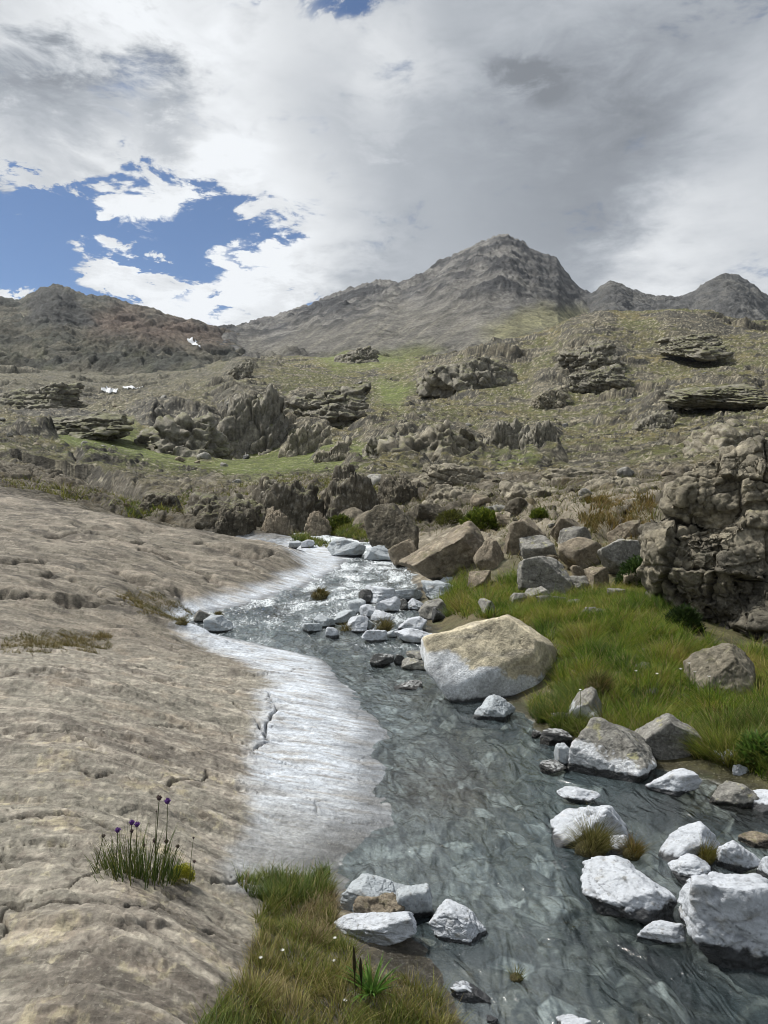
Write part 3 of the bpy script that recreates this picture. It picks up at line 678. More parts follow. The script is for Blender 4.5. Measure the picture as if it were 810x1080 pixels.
def blobs(lst):
    tot = None
    wv = N(nt, 'ShaderNodeVectorMath', operation='SCALE'); 
    cbn = N(nt, 'ShaderNodeCombineXYZ'); L(nt, math_('SUBTRACT', nB, .5), cbn.inputs[0]); L(nt, math_('SUBTRACT', nA, .5), cbn.inputs[1]); L(nt, math_('SUBTRACT', nC, .5), cbn.inputs[2])
    L(nt, cbn.outputs[0], wv.inputs[0]); wv.inputs['Scale'].default_value = .28
    wd = N(nt, 'ShaderNodeVectorMath', operation='ADD'); L(nt, D, wd.inputs[0]); L(nt, wv.outputs[0], wd.inputs[1])
    for p, q, r, a in lst:
        dt = N(nt, 'ShaderNodeVectorMath', operation='DISTANCE'); L(nt, wd.outputs[0], dt.inputs[0]); dt.inputs[1].default_value = pdir(p + 6, q + 38)
        v = ramp(dt.outputs['Value'], r / F * 1.25, r / F * .2, 0., a)
        tot = v if tot is None else math_('ADD', tot, v)
    return tot
clear = blobs([(15,215,62,1.),(70,205,52,.9),(120,215,48,.7),(185,215,50,.9),(240,225,48,.8),(190,255,42,.8),(60,290,52,1.),(20,255,50,.8),(160,326,44,1.),(205,262,36,.6),(250,322,44,.8),(310,322,46,.9),(282,245,34,.7),(120,308,40,.6),(806,285,30,1.3),(345,2,22,.5),(285,2,22,.5)])
wisp = blobs([(85,235,34,.7),(125,262,38,1.),(165,285,38,1.),(205,305,36,.9),(40,232,22,.6),(8,300,32,1.3),(232,246,36,.9),(268,272,44,1.),(288,306,36,.7),(228,343,22,1.1),(175,332,10,.7),(60,250,26,.5)])
dens = math_('ADD', math_('SUBTRACT', 1.02, clear), math_('MULTIPLY', wisp, 1.0))
dens = math_('ADD', dens, math_('MULTIPLY', math_('SUBTRACT', nB, .5), 1.5)); dens = math_('ADD', dens, math_('MULTIPLY', math_('SUBTRACT', nC, .5), 1.3))
mask = ramp(dens, .30, .86)
bright = blobs([(60,20,110,.30),(200,40,100,.34),(235,165,100,.30),(100,160,80,.16),(330,40,100,.20),(395,80,50,.12),(330,200,70,.18),(760,230,120,.20),(700,285,90,.16),(20,150,50,.12),(430,10,60,.12),(150,280,110,.36),(270,280,90,.34),(10,300,50,.36),(800,60,60,.08)])
dark = blobs([(160,85,50,.34),(40,65,60,.30),(100,60,36,.12),(560,90,130,.06),(640,190,150,.07),(700,40,110,.05),(545,60,40,.10),(280,60,34,.10),(60,150,34,.10)])
br = math_('ADD', .46, math_('SUBTRACT', math_('MULTIPLY', bright, 1.0), math_('MULTIPLY', dark, 1.3)))
br = math_('ADD', br, math_('MULTIPLY', math_('SUBTRACT', nB, .5), math_('ADD', .22, math_('MULTIPLY', bright, 1.5))))
br = math_('ADD', br, math_('MULTIPLY', math_('SUBTRACT', nC, .5), math_('ADD', .16, math_('MULTIPLY', bright, .9))))
br = math_('ADD', br, math_('MULTIPLY', math_('SUBTRACT', mask, 1.), .10))
# added glow: unseen cloud around the sun brightened to lift the ground light
dt = N(nt, 'ShaderNodeVectorMath', operation='DOT_PRODUCT'); L(nt, D, dt.inputs[0]); dt.inputs[1].default_value = (math.sin(az) * math.cos(SUN_EL), math.cos(az) * math.cos(SUN_EL), math.sin(SUN_EL))
glow = ramp(dt.outputs['Value'], .84, 1., 0., 2.2)
br = math_('ADD', math_('MINIMUM', math_('MAXIMUM', br, .24), .90), glow)
cc = N(nt, 'ShaderNodeMix', data_type='RGBA'); L(nt, ramp(br, .25, .8), cc.inputs[0]); cc.inputs[6].default_value = (.90, .98, 1.09, 1); cc.inputs[7].default_value = (.97, 1., 1.03, 1)
cs = N(nt, 'ShaderNodeVectorMath', operation='SCALE'); L(nt, cc.outputs[2], cs.inputs[0]); L(nt, math_('MULTIPLY', br, 10.), cs.inputs['Scale'])
mx = N(nt, 'ShaderNodeMix', data_type='RGBA'); L(nt, mask, mx.inputs[0]); L(nt, sky.outputs[0], mx.inputs[6]); L(nt, cs.outputs[0], mx.inputs[7])
L(nt, mx.outputs[2], bg.inputs[0])

ld = bpy.data.lights.new('sun', 'SUN'); ld.energy = 4.0; ld.angle = math.radians(5); ld.color = (1, .95, .88)
so = bpy.data.objects.new('sun', ld); COL.objects.link(so)
sv = Vector((math.sin(az) * math.cos(SUN_EL), math.cos(az) * math.cos(SUN_EL), math.sin(SUN_EL)))
so.rotation_euler = sv.to_track_quat('Z', 'Y').to_euler(); so.location = sv * 50

cam = bpy.data.cameras.new('camera'); cam.sensor_fit = 'VERTICAL'; cam.sensor_height = 36; cam.sensor_width = 27; cam.lens = 36 * F / 1080
cam.clip_start = .05; cam.clip_end = 20000
co = bpy.data.objects.new('camera', cam); COL.objects.link(co); co.location = (0, 0, H); co.rotation_euler = (math.radians(90), 0, 0); sc.camera = co
sc.view_settings.view_transform = 'Standard'; sc.view_settings.look = 'None'; sc.view_settings.exposure = 0.30; sc.view_settings.gamma = 1
sc.view_settings.use_curve_mapping = False
sc.cycles.filter_width = 1.0; sc.cycles.use_denoising = True; sc.cycles.max_bounces = 6; sc.cycles.transparent_max_bounces = 16
sc.cycles.use_adaptive_sampling = True; sc.cycles.adaptive_threshold = .02
# ------------------------------------------------------------------ rocks
def eul(a, b_, c_):
    ca_, sa, cb_, sb, cc, s2 = math.cos(a), math.sin(a), math.cos(b_), math.sin(b_), math.cos(c_), math.sin(c_)
    return np.array([[cc, -s2, 0], [s2, cc, 0], [0, 0, 1]]) @ np.array([[cb_, 0, sb], [0, 1, 0], [-sb, 0, cb_]]) @ np.array([[1, 0, 0], [0, ca_, -sa], [0, sa, ca_]])
_ico = {}
def ico(l):
    if l not in _ico:
        bm = bmesh.new(); bmesh.ops.create_icosphere(bm, subdivisions=l, radius=1)
        _ico[l] = (np.array([v.co[:] for v in bm.verts]), np.array([[v.index for v in f.verts] for f in bm.faces])); bm.free()
    return _ico[l]
def normals(V, T):
    fn = np.cross(V[T[:, 1]] - V[T[:, 0]], V[T[:, 2]] - V[T[:, 0]])
    n = np.zeros(V.shape)
    for i in range(3):
        for j in range(3): n[:, j] += np.bincount(T[:, i], fn[:, j], len(V))
    return n / (np.linalg.norm(n, axis=1)[:, None] + 1e-12)

def rock_shape(seed, lvl=5, planes=13, p=55, rough=.045, extra=(), frac=0., fsize=.5, grain=1.):
    """a convex block cut by random planes, its edges worn, its faces pitted and cracked"""
    r = np.random.default_rng(seed)
    D, T = ico(lvl)
    n = r.normal(size=(planes, 3)); n /= np.linalg.norm(n, axis=1)[:, None]
    dd = r.uniform(.55, 1.0, planes)
    for (a, b, c, d) in extra:
        v = np.array([a, b, c], float); n = np.vstack([n, v / np.linalg.norm(v)]); dd = np.append(dd, d)
    if not len(extra):
        ax = r.normal(size=3); ax /= np.linalg.norm(ax); an = r.uniform(.2, .6)
        Kx = np.array([[0, -ax[2], ax[1]], [ax[2], 0, -ax[0]], [-ax[1], ax[0], 0]]); Rm = np.eye(3) + math.sin(an) * Kx + (1 - math.cos(an)) * Kx @ Kx
        n = np.vstack([n, (np.vstack([np.eye(3), -np.eye(3)])) @ Rm]); dd = np.concatenate([dd, np.full(6, 1.02)])
    n = np.vstack([n, np.eye(3), -np.eye(3)]); dd = np.concatenate([dd, np.full(6, 1.15)])
    dots = np.maximum(D @ n.T, 0) / dd
    rad = (dots ** p).sum(1) ** (-1 / p)
    V = D * rad[:, None]
    N0 = normals(V, T)
    if frac:
        w = V + np.stack([fbm3(V, 2.2, 3, seed + k) for k in range(3)], 1) * .14
        Rt = eul(*r.normal(0, .22, 3)); wq = w @ Rt.T
        f_, rr, off = lattice(wq, (fsize * 1.25, fsize * 1.25, fsize * .62), seed % 50); e = np.clip(f_ / .035, 0, 1)
        V = V + N0 * ((e - 1) * .09 * frac + (rr[:, 0] - .5) * .20 * frac + .45 * frac * (off * (rr[:, 1:4] - .5)).sum(1))[:, None]; ce = 1 - e
        f1, f2, rr, off = vor3(w / fsize * 2.6, seed % 37 + 2)
        e = np.clip((f2 - f1) * 7, 0, 1) ** .8
        V = V + N0 * ((e - 1) * .03 * frac + (rr[:, 0] - .5) * .07 * frac + .6 * frac * fsize / 2.6 * (off * (rr[:, 1:4] - .5)).sum(1))[:, None]
    h = fbm3(V, 1.7, 6, seed + 5, .55) * rough * 1.6 + fbm3(V, 3.0, 4, seed + 9, .5, True) * rough * .5
    h += (steps(fbm3(V, 1.5, 4, seed + 13) * 6, .8)) * rough * .40
    f1, f2, rr, off = vor3(V * 1.6 + np.stack([fbm3(V, 2.5, 3, seed + k + 20) for k in range(3)], 1) * .3, seed % 29)
    crack = (1 - sstep(0, .05, f2 - f1)) * (rr[:, 0] > .55)
    h -= crack * .025
    h += fbm3(V, 9., 4, seed + 17, .6) * rough * .22 * grain
    V = V + N0 * h[:, None]
    if frac: crack = np.maximum(crack, ce * min(1, frac))
    return V, T, crack

def rock_colour(V, T, style, seed, zw, top, crack, size):
    r = np.random.default_rng(seed + 3)
    Nn = normals(V, T)
    Q = V / size
    a = fbm3(Q, 1.6, 5, seed + 31); b = fbm3(Q, 5., 5, seed + 33, .6); g = fbm3(Q, 14., 3, seed + 35)
    n = len(V); c = np.zeros((n, 3)); up = Nn[:, 2]
    hr = (V[:, 2] - zw) / max(top - zw, 1e-3)
    t = r.uniform(-.1, .1)
    if style in ('white', 'blue'):
        c[:] = (.46, .49, .53) if style == 'white' else (.36, .395, .42)
        c = mixc(c, (.40, .425, .445), sstep(.2, .6, a + b * .5) * .5); c = mixc(c, (.50, .48, .43), sstep(.2, .45, b) * .5)
        c = mixc(c, (.28, .29, .29), sstep(.30, .42, b + g * .4) * .6); c = mixc(c, (.31, .30, .27), sstep(.08, .36, fbm3(Q, 2.6, 6, seed + 61, .6) - .25 * up) * .6)
        c = mixc(c, (.13, .13, .12), sstep(.26, .36, g * .8 + b * .4) * .55)
    else:
        base = {'grey': (.215, .21, .19), 'brown': (.205, .172, .125), 'cream': (.46, .41, .295), 'half': (.20, .195, .175), 'slate': (.175, .163, .130), 'dark': (.060, .062, .062), 'crag': (.200, .180, .135), 'olive': (.082, .071, .050)}[style]
        c[:] = np.array(base) * (1 + t)
        c = mixc(c, np.array(base) * 1.55, sstep(0, .4, b + .2 * a) * .75)
        c = mixc(c, np.array(base) * .5, sstep(.02, .4, a - b * .3) * (.3 if style == 'cream' else .75))
        if style in ('grey', 'half'):
            c = mixc(c, (.31, .30, .13), sstep(.24, .36, fbm3(Q, 3.2, 5, seed + 37)) * sstep(.1, .6, up) * .6); c = mixc(c, (.40, .40, .36), sstep(.25, .4, fbm3(Q, 7, 4, seed + 39)) * .7)
        if style in ('crag', 'olive', 'brown', 'slate'):
            c = mixc(c, (.36, .33, .25), sstep(.22, .4, fbm3(Q, 6, 4, seed + 41)) * .6)
            c = mixc(c, (.10, .098, .035), sstep(.55, .85, up + a * .3) * sstep(.0, .3, fbm3(Q, 2.5, 4, seed + 43)) * (.85 if style == 'olive' else .6))
        if style == 'cream': c = mixc(c, (.34, .31, .25), sstep(.1, .35, fbm3(Q * np.array([1, 1, 4.]), 2, 4, seed + 44)) * .6)
        line = {'half': .42, 'cream': .38}.get(style)
        if line:
            wl = 1 - sstep(line - .03, line + .03, hr + a * .25 + b * .16 + g * .06 + (.22 * V[:, 0] / size if style == 'cream' else .25 * V[:, 0] / size))
            c = mixc(c, (.55, .575, .60), wl * .95)
        if style == 'dark': c = mixc(c, (.36, .37, .37), sstep(.55, .8, up) * sstep(.0, .2, b + .12))
    c = c * (1 - .45 * crack[:, None])
    rough = np.full(n, .8)
    return c, rough, b

def wetten(c, rough, V, zw, b, hgt):
    wet = 1 - sstep(hgt * .6, hgt * .72, V[:, 2] - zw + b * hgt * .35)
    return c * (1 - .91 * wet[:, None]), rough - .5 * wet

ROCKS = []
def rock(name, label, box, style, seed, cat='boulder', group=None, depth=.8, bury=.25, wet=None, Y=None, z=None, lift=0, mat=None, sink=0., lvl=5, turf=False, shear=0., **kw):
    x0, y0, x1, y1 = box
    pm = (x0 + x1) / 2
    if Y is None:
        Yf, zg = hit(min(max(pm, -200), 1100), y1)
    else:
        Yf = Y; zg = H + (CY - y1) / F * Y if z is None else z
    zg -= sink
    if style in ('white', 'blue'): kw.setdefault('frac', .3); kw.setdefault('fsize', .75)
    B, T, crack = rock_shape(seed, lvl, **kw)
    a = (x1 - x0) / 2 / F * Yf; c = (y1 - y0) / F * Yf * .6; xc = (pm - CX) / F * Yf; yc = Yf + a * depth
    for it in range(8):
        V = B * np.array([a, a * depth, c]); V[:, 2] += shear * V[:, 1]; zc = zg + c * (.85 - bury * 1.4)
        V = V + np.array([xc, yc, zc])
        vis = V[V[:, 2] >= zg]
        if len(vis) < 20: c *= 1.2; continue
        p = CX + F * vis[:, 0] / vis[:, 1]; q = CY - F * (vis[:, 2] - H) / vis[:, 1]
        a *= (x1 - x0) / (p.max() - p.min())
        xc += ((x0 + x1) - (p.max() + p.min())) / 2 / F * yc
        # height: top edge on y0
        c = max(c * (1 + .8 * (q.min() - y0) / max(y1 - y0, 1)), a * .12)
        yc += Yf - vis[np.argmax(q), 1]
    V = B * np.array([a, a * depth, c]); V[:, 2] += shear * V[:, 1]; V = V + np.array([xc, yc, zg + c * (.85 - bury * 1.4)])
    top = V[:, 2].max()
    col, rough, b = rock_colour(V - np.array([xc, yc, 0]), T, style, seed, zg, top, crack, a)
    if turf:
        nn = normals(V, T)[:, 2]; col = mixc(col, (.095, .098, .038), sstep(.55, .8, nn + .35 * b) * sstep(-.25, .1, fbm3(V / a, 2.2, 4, seed + 50)) * .85); dirt = fbm3(V / a, 9., 4, seed + 51); col = mixc(col, (.24, .225, .19), sstep(.1, .35, dirt) * .6)
    dch, _ = chan(np.array([xc]), np.array([Yf]))
    if wet is None: wet = .06 if dch[0] < .05 else 0
    if wet: col, rough = wetten(col, rough, V, zg, b, wet)
    org = np.array([xc, yc, zg])
    m = mat or ('white' if style in ('white', 'blue') else ('crag' if style in ('crag', 'olive', 'slate') else 'rock'))
    o = mesh_np(name, V - org, T, M[m], np.concatenate([col, rough[:, None]], 1), loc=org)
    tag(o, label, cat, group)
    ROCKS.append((xc, yc, a, label))
    return o

GW = 'bleached boulders standing in the lower stream'
rock('boulder', 'broad white boulder with a round grey spot, in front of the grass tussock', (612,902,715,977), 'white', 3, group=GW, wet=.12, lvl=6, rough=.045, p=34)
rock('boulder', 'largest white boulder, pitted, at the right edge of the stream', (714,919,856,1031), 'white', 12, group=GW, wet=.14, lvl=6, rough=.06, p=34)
rock('stone', 'low flat white stone wedged between the two big white boulders', (671,970,724,997), 'white', 21, 'stone', GW, depth=.6, wet=.03)
rock('boulder', 'white wedge-shaped boulder pointing left, behind the round grass tussock', (580,849,668,893), 'white', 33, group=GW, depth=.6, extra=[(-.62,-.2,.75,.42),(.85,-.1,.5,.72)], planes=8, p=30)
rock('stone', 'small pale block just right of the round grass tussock', (642,880,668,903), 'white', 41, 'stone', GW)
rock('boulder', 'jagged white boulder with a raised right corner, upper one of the right cluster', (694,866,763,912), 'white', 55, group=GW, extra=[(-.5,-.2,.85,.5)], planes=10, p=30)
rock('stone', 'small white stone leaning below the jagged white boulder', (704,900,750,934), 'white', 61, 'stone', GW)
rock('boulder', 'smooth squarish white boulder at the right, beside the jagged one', (754,886,806,922), 'white', 72, group=GW)
rock('stone', 'white stone cut off by the right edge of the picture', (797,903,830,932), 'white', 83, 'stone', GW)
rock('stone', 'low white stone peeking out above the largest white boulder', (722,926,742,944), 'white', 85, 'stone', GW)
rock('boulder', 'large dark lichen-spotted boulder with a whitened left foot', (597,756,693,827), 'half', 17, group='half whitened boulders below the grassy bank', wet=.1, lvl=6, extra=[(-.35,-.75,.6,.62),(.7,-.3,.55,.66)], planes=9, p=34)
rock('stone', 'small whitish stone leaning on the left side of the dark lichened boulder', (584,783,607,811), 'blue', 91, 'stone')
rock('stone', 'small dark wet stone left of the lichened boulder', (568,801,599,817), 'dark', 95, 'stone', depth=.7)
rock('stone', 'flat white stone with a dark wet rim alone in midstream', (587,829,634,849), 'white', 102, 'stone', depth=.7, wet=.055)
rock('boulder', 'white low boulder with a pointed right end below the grassy bank', (680,810,741,841), 'white', 113, group=GW, depth=.7)
rock('boulder', 'flat grey boulder sloping down to the left, at the right shore', (748,823,808,853), 'grey', 124, depth=.6, extra=[(-.5,-.1,.85,.4)], wet=.05)
rock('stone', 'whitish stone in front of the flat grey boulder at the right edge', (782,832,828,857), 'white', 131, 'stone')
rock('boulder', 'grey boulder with yellow lichen half in the grass', (660,752,744,802), 'grey', 142, group='half whitened boulders below the grassy bank', lvl=6)
rock('boulder', 'whitish lichened boulder topped by a grass tuft at the bank', (598,724,642,769), 'half', 151, group='half whitened boulders below the grassy bank')
rock('stone', 'small grey stone at the foot of the tufted boulder', (581,751,606,768), 'grey', 157, 'stone')
rock('stone', 'dark stone with a pale top at the waterline below the bank', (569,768,604,786), 'dark', 163, 'stone', depth=.7)
rock('stone', 'small grey pyramid-shaped stone in the water below the cream boulder', (498,732,544,761), 'blue', 171, 'stone', extra=[(.5,-.5,.7,.5),(-.6,-.3,.7,.55)], planes=8, p=34)
rock('boulder', 'big cream boulder with a whitened foot beside the stream', (443,648,589,741), 'cream', 182, lvl=6, wet=.05, depth=.7, bury=.2, extra=[(.05,-.72,.62,.60),(.55,-.05,.83,.66),(-.25,.1,.95,.60),(.9,-.4,.1,.8)], planes=4, p=45, rough=.03)
rock('stone', 'pale flat stone lying in the grass near the right edge', (750,790,786,807), 'white', 191, 'stone', depth=.6)
rock('stone', 'white stone mostly hidden in the bank grass at the right edge', (795,756,822,768), 'white', 195, 'stone', depth=.6)
rock('stone', 'small pale stone at the grass edge above the flat grey boulder', (772,806,790,818), 'white', 197, 'stone', depth=.6)
rock('stone', 'brown wet slab just under water at the right edge', (778,876,822,896), 'brown', 199, 'stone', depth=.8, bury=.45)
GF = 'rocks at the tip of the foreground grass'
rock('boulder', 'grey angular boulder at the back of the foreground rock group', (358,921,432,968), 'blue', 203, group=GF, lvl=6)
rock('boulder', 'bluish grey block between the white boulder and the angular grey one', (417,931,458,971), 'blue', 211, group=GF)
rock('boulder', 'pale flat slab at the tip of the foreground grass', (352,961,440,998), 'white', 222, group=GF, depth=.6, lvl=6, bury=.35)
rock('boulder', 'dark brown broken rock lying across the foreground group', (372,940,428,978), 'brown', 231, group=GF, frac=.5)
rock('boulder', 'white faceted boulder rightmost in the foreground rock group', (452,948,514,999), 'white', 242, group=GF, lvl=6, wet=.03)
rock('stone', 'white flat stone flush with the water by the foreground grass', (474,1034,518,1060), 'white', 251, 'stone', depth=.7, bury=.45)
rock('stone', 'white stone cut off by the bottom edge of the picture', (586,1069,624,1096), 'white', 257, 'stone')
rock('stone', 'tiny white pebble at the bottom beside the grass tip', (513,1070,526,1080), 'white', 259, 'stone')

# the white riffle
GR = 'white stones packed in the riffle'
riff = [((385,617,424,638),'white','large flat white slab heading the riffle'),((396,629,423,646),'white','white block below the flat riffle slab'),((379,637,399,652),'white','white leaning stone left of the riffle blocks'),
 ((366,631,386,648),'blue','bluish upright stone at the left of the riffle'),((427,631,449,645),'white','small white block right of the dark gap in the riffle'),((441,631,474,654),'grey','grey-brown rounded boulder at the right end of the riffle'),
 ((444,612,480,634),'blue','bluish white boulder under the dark overhang'),((463,608,479,618),'white','small white stone on top of the bluish boulder'),((415,621,446,634),'blue','low bluish stone between riffle slab and overhang'),
 ((362,649,389,668),'white','white pointed stone leftmost in the lower riffle'),((382,652,396,665),'blue','small bluish stone beside the white pointed one'),((390,643,417,657),'white','white flat stone above the riffle grass'),
 ((419,650,451,667),'white','broad white stone right of the riffle grass'),((381,664,409,678),'white','white stone with dark foot below the riffle grass'),((415,662,458,680),'white','long flat white-topped stone over dark water'),
 ((407,663,420,674),'blue','small stone beside the long flat white-topped one'),((390,689,416,704),'dark','dark stone with pale crest leftmost of the midstream trio'),((423,693,452,708),'grey','grey stone rightmost of the midstream trio'),
 ((415,690,429,703),'dark','small dark stone in the middle of the midstream trio'),((428,686,459,697),'grey','thin grey stone behind the midstream trio'),((415,717,446,729),'dark','dark drowned stone left of the cream boulder'),
 ((450,677,464,688),'dark','little dark stone touching the cream boulder'),((330,648,354,663),'blue','bluish stone in the rapid at the left'),((351,643,376,659),'blue','bluish flat stone right of the left rapid stone'),
 ((318,657,340,668),'blue','drowned bluish stone at the foot of the rapid'),((343,661,358,673),'white','small white stone at the lower end of the rapid'),((378,621,393,637),'dark','dark stone at the left of the flat riffle slab'),
 ((420,631,431,644),'dark','dark stone in the gap of the riffle'),((345,567,386,587),'blue','bluish long boulder at the head of the visible stream'),((384,575,414,592),'blue','bluish boulder under the brown bank'),
 ((304,570,318,579),'blue','little bluish stone leftmost at the stream head'),((316,569,332,578),'white','pale stone next to the grass at the stream head'),((214,648,246,668),'blue','grey stone where the ledge meets the stream'),((204,643,222,656),'grey','small grey stone at the end of the mossy ledge'),
 ((455,640,470,656),'dark','dark stone tucked under the grey-brown riffle boulder'),((400,655,412,664),'white','small white stone in the riffle grass'),((560,770,572,778),'dark','tiny dark stone off the bank')]
for i, (bx, stl, lb) in enumerate(riff):
    rock('stone', lb, bx, stl, 300 + i * 7, 'stone', GR if i < 28 else None, depth=.75, lvl=4 if bx[2] - bx[0] < 22 else 5, wet=.05 if stl != 'grey' else .03)

# loose blocks behind the bank
GB = 'blocks heaped between the stream and the crag'
heap = [((420,549,524,614),'brown','big tilted brown boulder overhanging the riffle',.8),((499,566,533,604),'brown','brown block at the right shoulder of the big tilted boulder',.8),((545,586,604,628),'grey','grey sharp-edged block in front of the heap',.8),
 ((553,618,585,634),'grey','flat grey stone at the foot of the sharp-edged block',.7),((588,566,635,600),'brown','square brown block in the middle of the heap',.7),((588,555,624,576),'grey','grey block resting on the square brown one',.7),
 ((530,553,550,586),'brown','narrow upright slab left in the heap',.6),((537,546,576,585),'brown','slanting slab leaning on the narrow upright one',.6),((547,564,588,590),'grey','pale block under the slanting slab',.7),((579,546,620,570),'brown','long block along the top of the heap',.6),
 ((630,568,683,608),'grey','big grey block at the right end of the heap',.7),((616,597,643,621),'brown','brown block below the big grey one',.7),((601,596,620,612),'brown','small block between grey and brown blocks of the heap',.8),((493,601,518,621),'brown','round stone at the left foot of the heap',.8),
 ((504,631,528,649),'grey','pale stone in the tall grass above the cream boulder',.8),((534,625,556,639),'grey','small stone in the grass before the heap',.7),((599,607,624,623),'grey','low stone at the grass edge below the heap',.7),((461,496,486,511),'dark','dark rounded boulder alone on the far rubble',.8),
 ((436,531,472,551),'olive','dark sloping rock at the far side of the stream',.8),((384,530,442,588),'olive','brown rounded rock bank above the bluish boulder',.8),((409,568,442,599),'brown','brown rock beside the cascade',.8),((476,556,500,575),'brown','brown rock behind the big tilted boulder',.8),
 ((640,548,676,572),'brown','brown block behind the big grey one',.7),((520,540,545,556),'brown','small block by the bright bush',.7),((565,628,600,640),'grey','half buried flat stone in the bank turf',.5),((610,640,632,650),'grey','pale small stone out on the turf',.6),((640,620,660,632),'grey','small stone by the dark shrub',.6),
 ((720,678,798,736),'crag','rounded pale boulder at the foot of the crag',.8),((655,600,684,622),'brown','mossy block left of the dark shrub',.7),((570,585,590,600),'brown','little block in the shadow of the heap',.8)]
for i, (bx, stl, lb, dp) in enumerate(heap):
    rock('boulder', lb, bx, stl, 600 + i * 11, 'boulder', GB if i not in (17, 18, 27) else None, extra=[(-.55,-.1,.8,.45),(.7,-.2,.5,.62),(.1,-.9,-.25,.72)] if i == 0 else [(-.5,-.35,.8,.5),(.45,-.4,.75,.55),(-.2,-.9,.3,.7)] if stl == 'crag' else (), depth=dp, wet=.1 if i in (0, 19, 20) else 0, p=60, planes=10, rough=.04, frac=.12, lvl=6 if bx[2] - bx[0] > 50 else 5)

# the brown outcrop across the stream
GO = 'rock outcrops beyond the stream'
outc = [((184,518,306,574),28,'olive','long low brown outcrop left of the small waterfall'),((226,533,272,574),26.3,'olive','rounded brown lump in front of the long low outcrop'),((273,534,312,576),26.6,'brown','brown lump right of the small waterfall'),
 ((256,500,350,572),28.6,'olive','tall dark brown outcrop behind the lump right of the waterfall'),((318,538,350,572),27,'brown','brown block at the foot of the tall dark outcrop'),
 ((326,488,410,572),29,'olive','broad brown outcrop above the green bank'),((396,500,452,552),30,'olive','low brown knob right of the broad outcrop'),((140,518,198,548),33,'olive','flat brown rock at the left end of the outcrop'),
 ((440,510,540,556),27,'crag','low tan bedrock hump behind the big tilted boulder'),((525,506,625,552),25,'crag','tan jointed bedrock step above the heaped blocks'),((600,500,704,556),22,'crag','tan bedrock step running into the crag at the right'),((560,492,660,520),36,'crag','low rock rim on the rubble flat at the right'),((430,488,520,515),40,'crag','low rock rim on the rubble flat in the middle')]
for i, (bx, yk, stl, lb) in enumerate(outc):
    rock('rock_outcrop', lb, bx, stl, 900 + i * 13, 'rock outcrop', GO, depth=.7, wet=0, p=34, planes=5, rough=.06, frac=.6, fsize=.38, lvl=6, bury=.45, Y=yk, turf=i in (0, 3, 5, 7), extra=[(.1, -.12, 1., .62), (-.75, -.35, .5, .78), (.8, -.3, .5, .80), (.1, -.95, .25, .62), (-.3, -.7, .65, .72)])
GC = 'crags on the far slope'
for i, ((bx, stl, lb), yk) in enumerate(zip(CRAGS, CRAG_Y)):
    bx = (bx[0], bx[1] + (bx[3] - bx[1]) * .22, bx[2], bx[3])
    rock('rock_outcrop', lb, bx, stl, 1300 + i * 17, 'rock outcrop', GC, depth=1.1, shear=.2, wet=0, p=30, planes=12, rough=.07, frac=.75, fsize=.34, lvl=6, bury=.84, turf=True, extra=[(.1, -.8, .6, .62), (-.3, .2, .95, .6)])
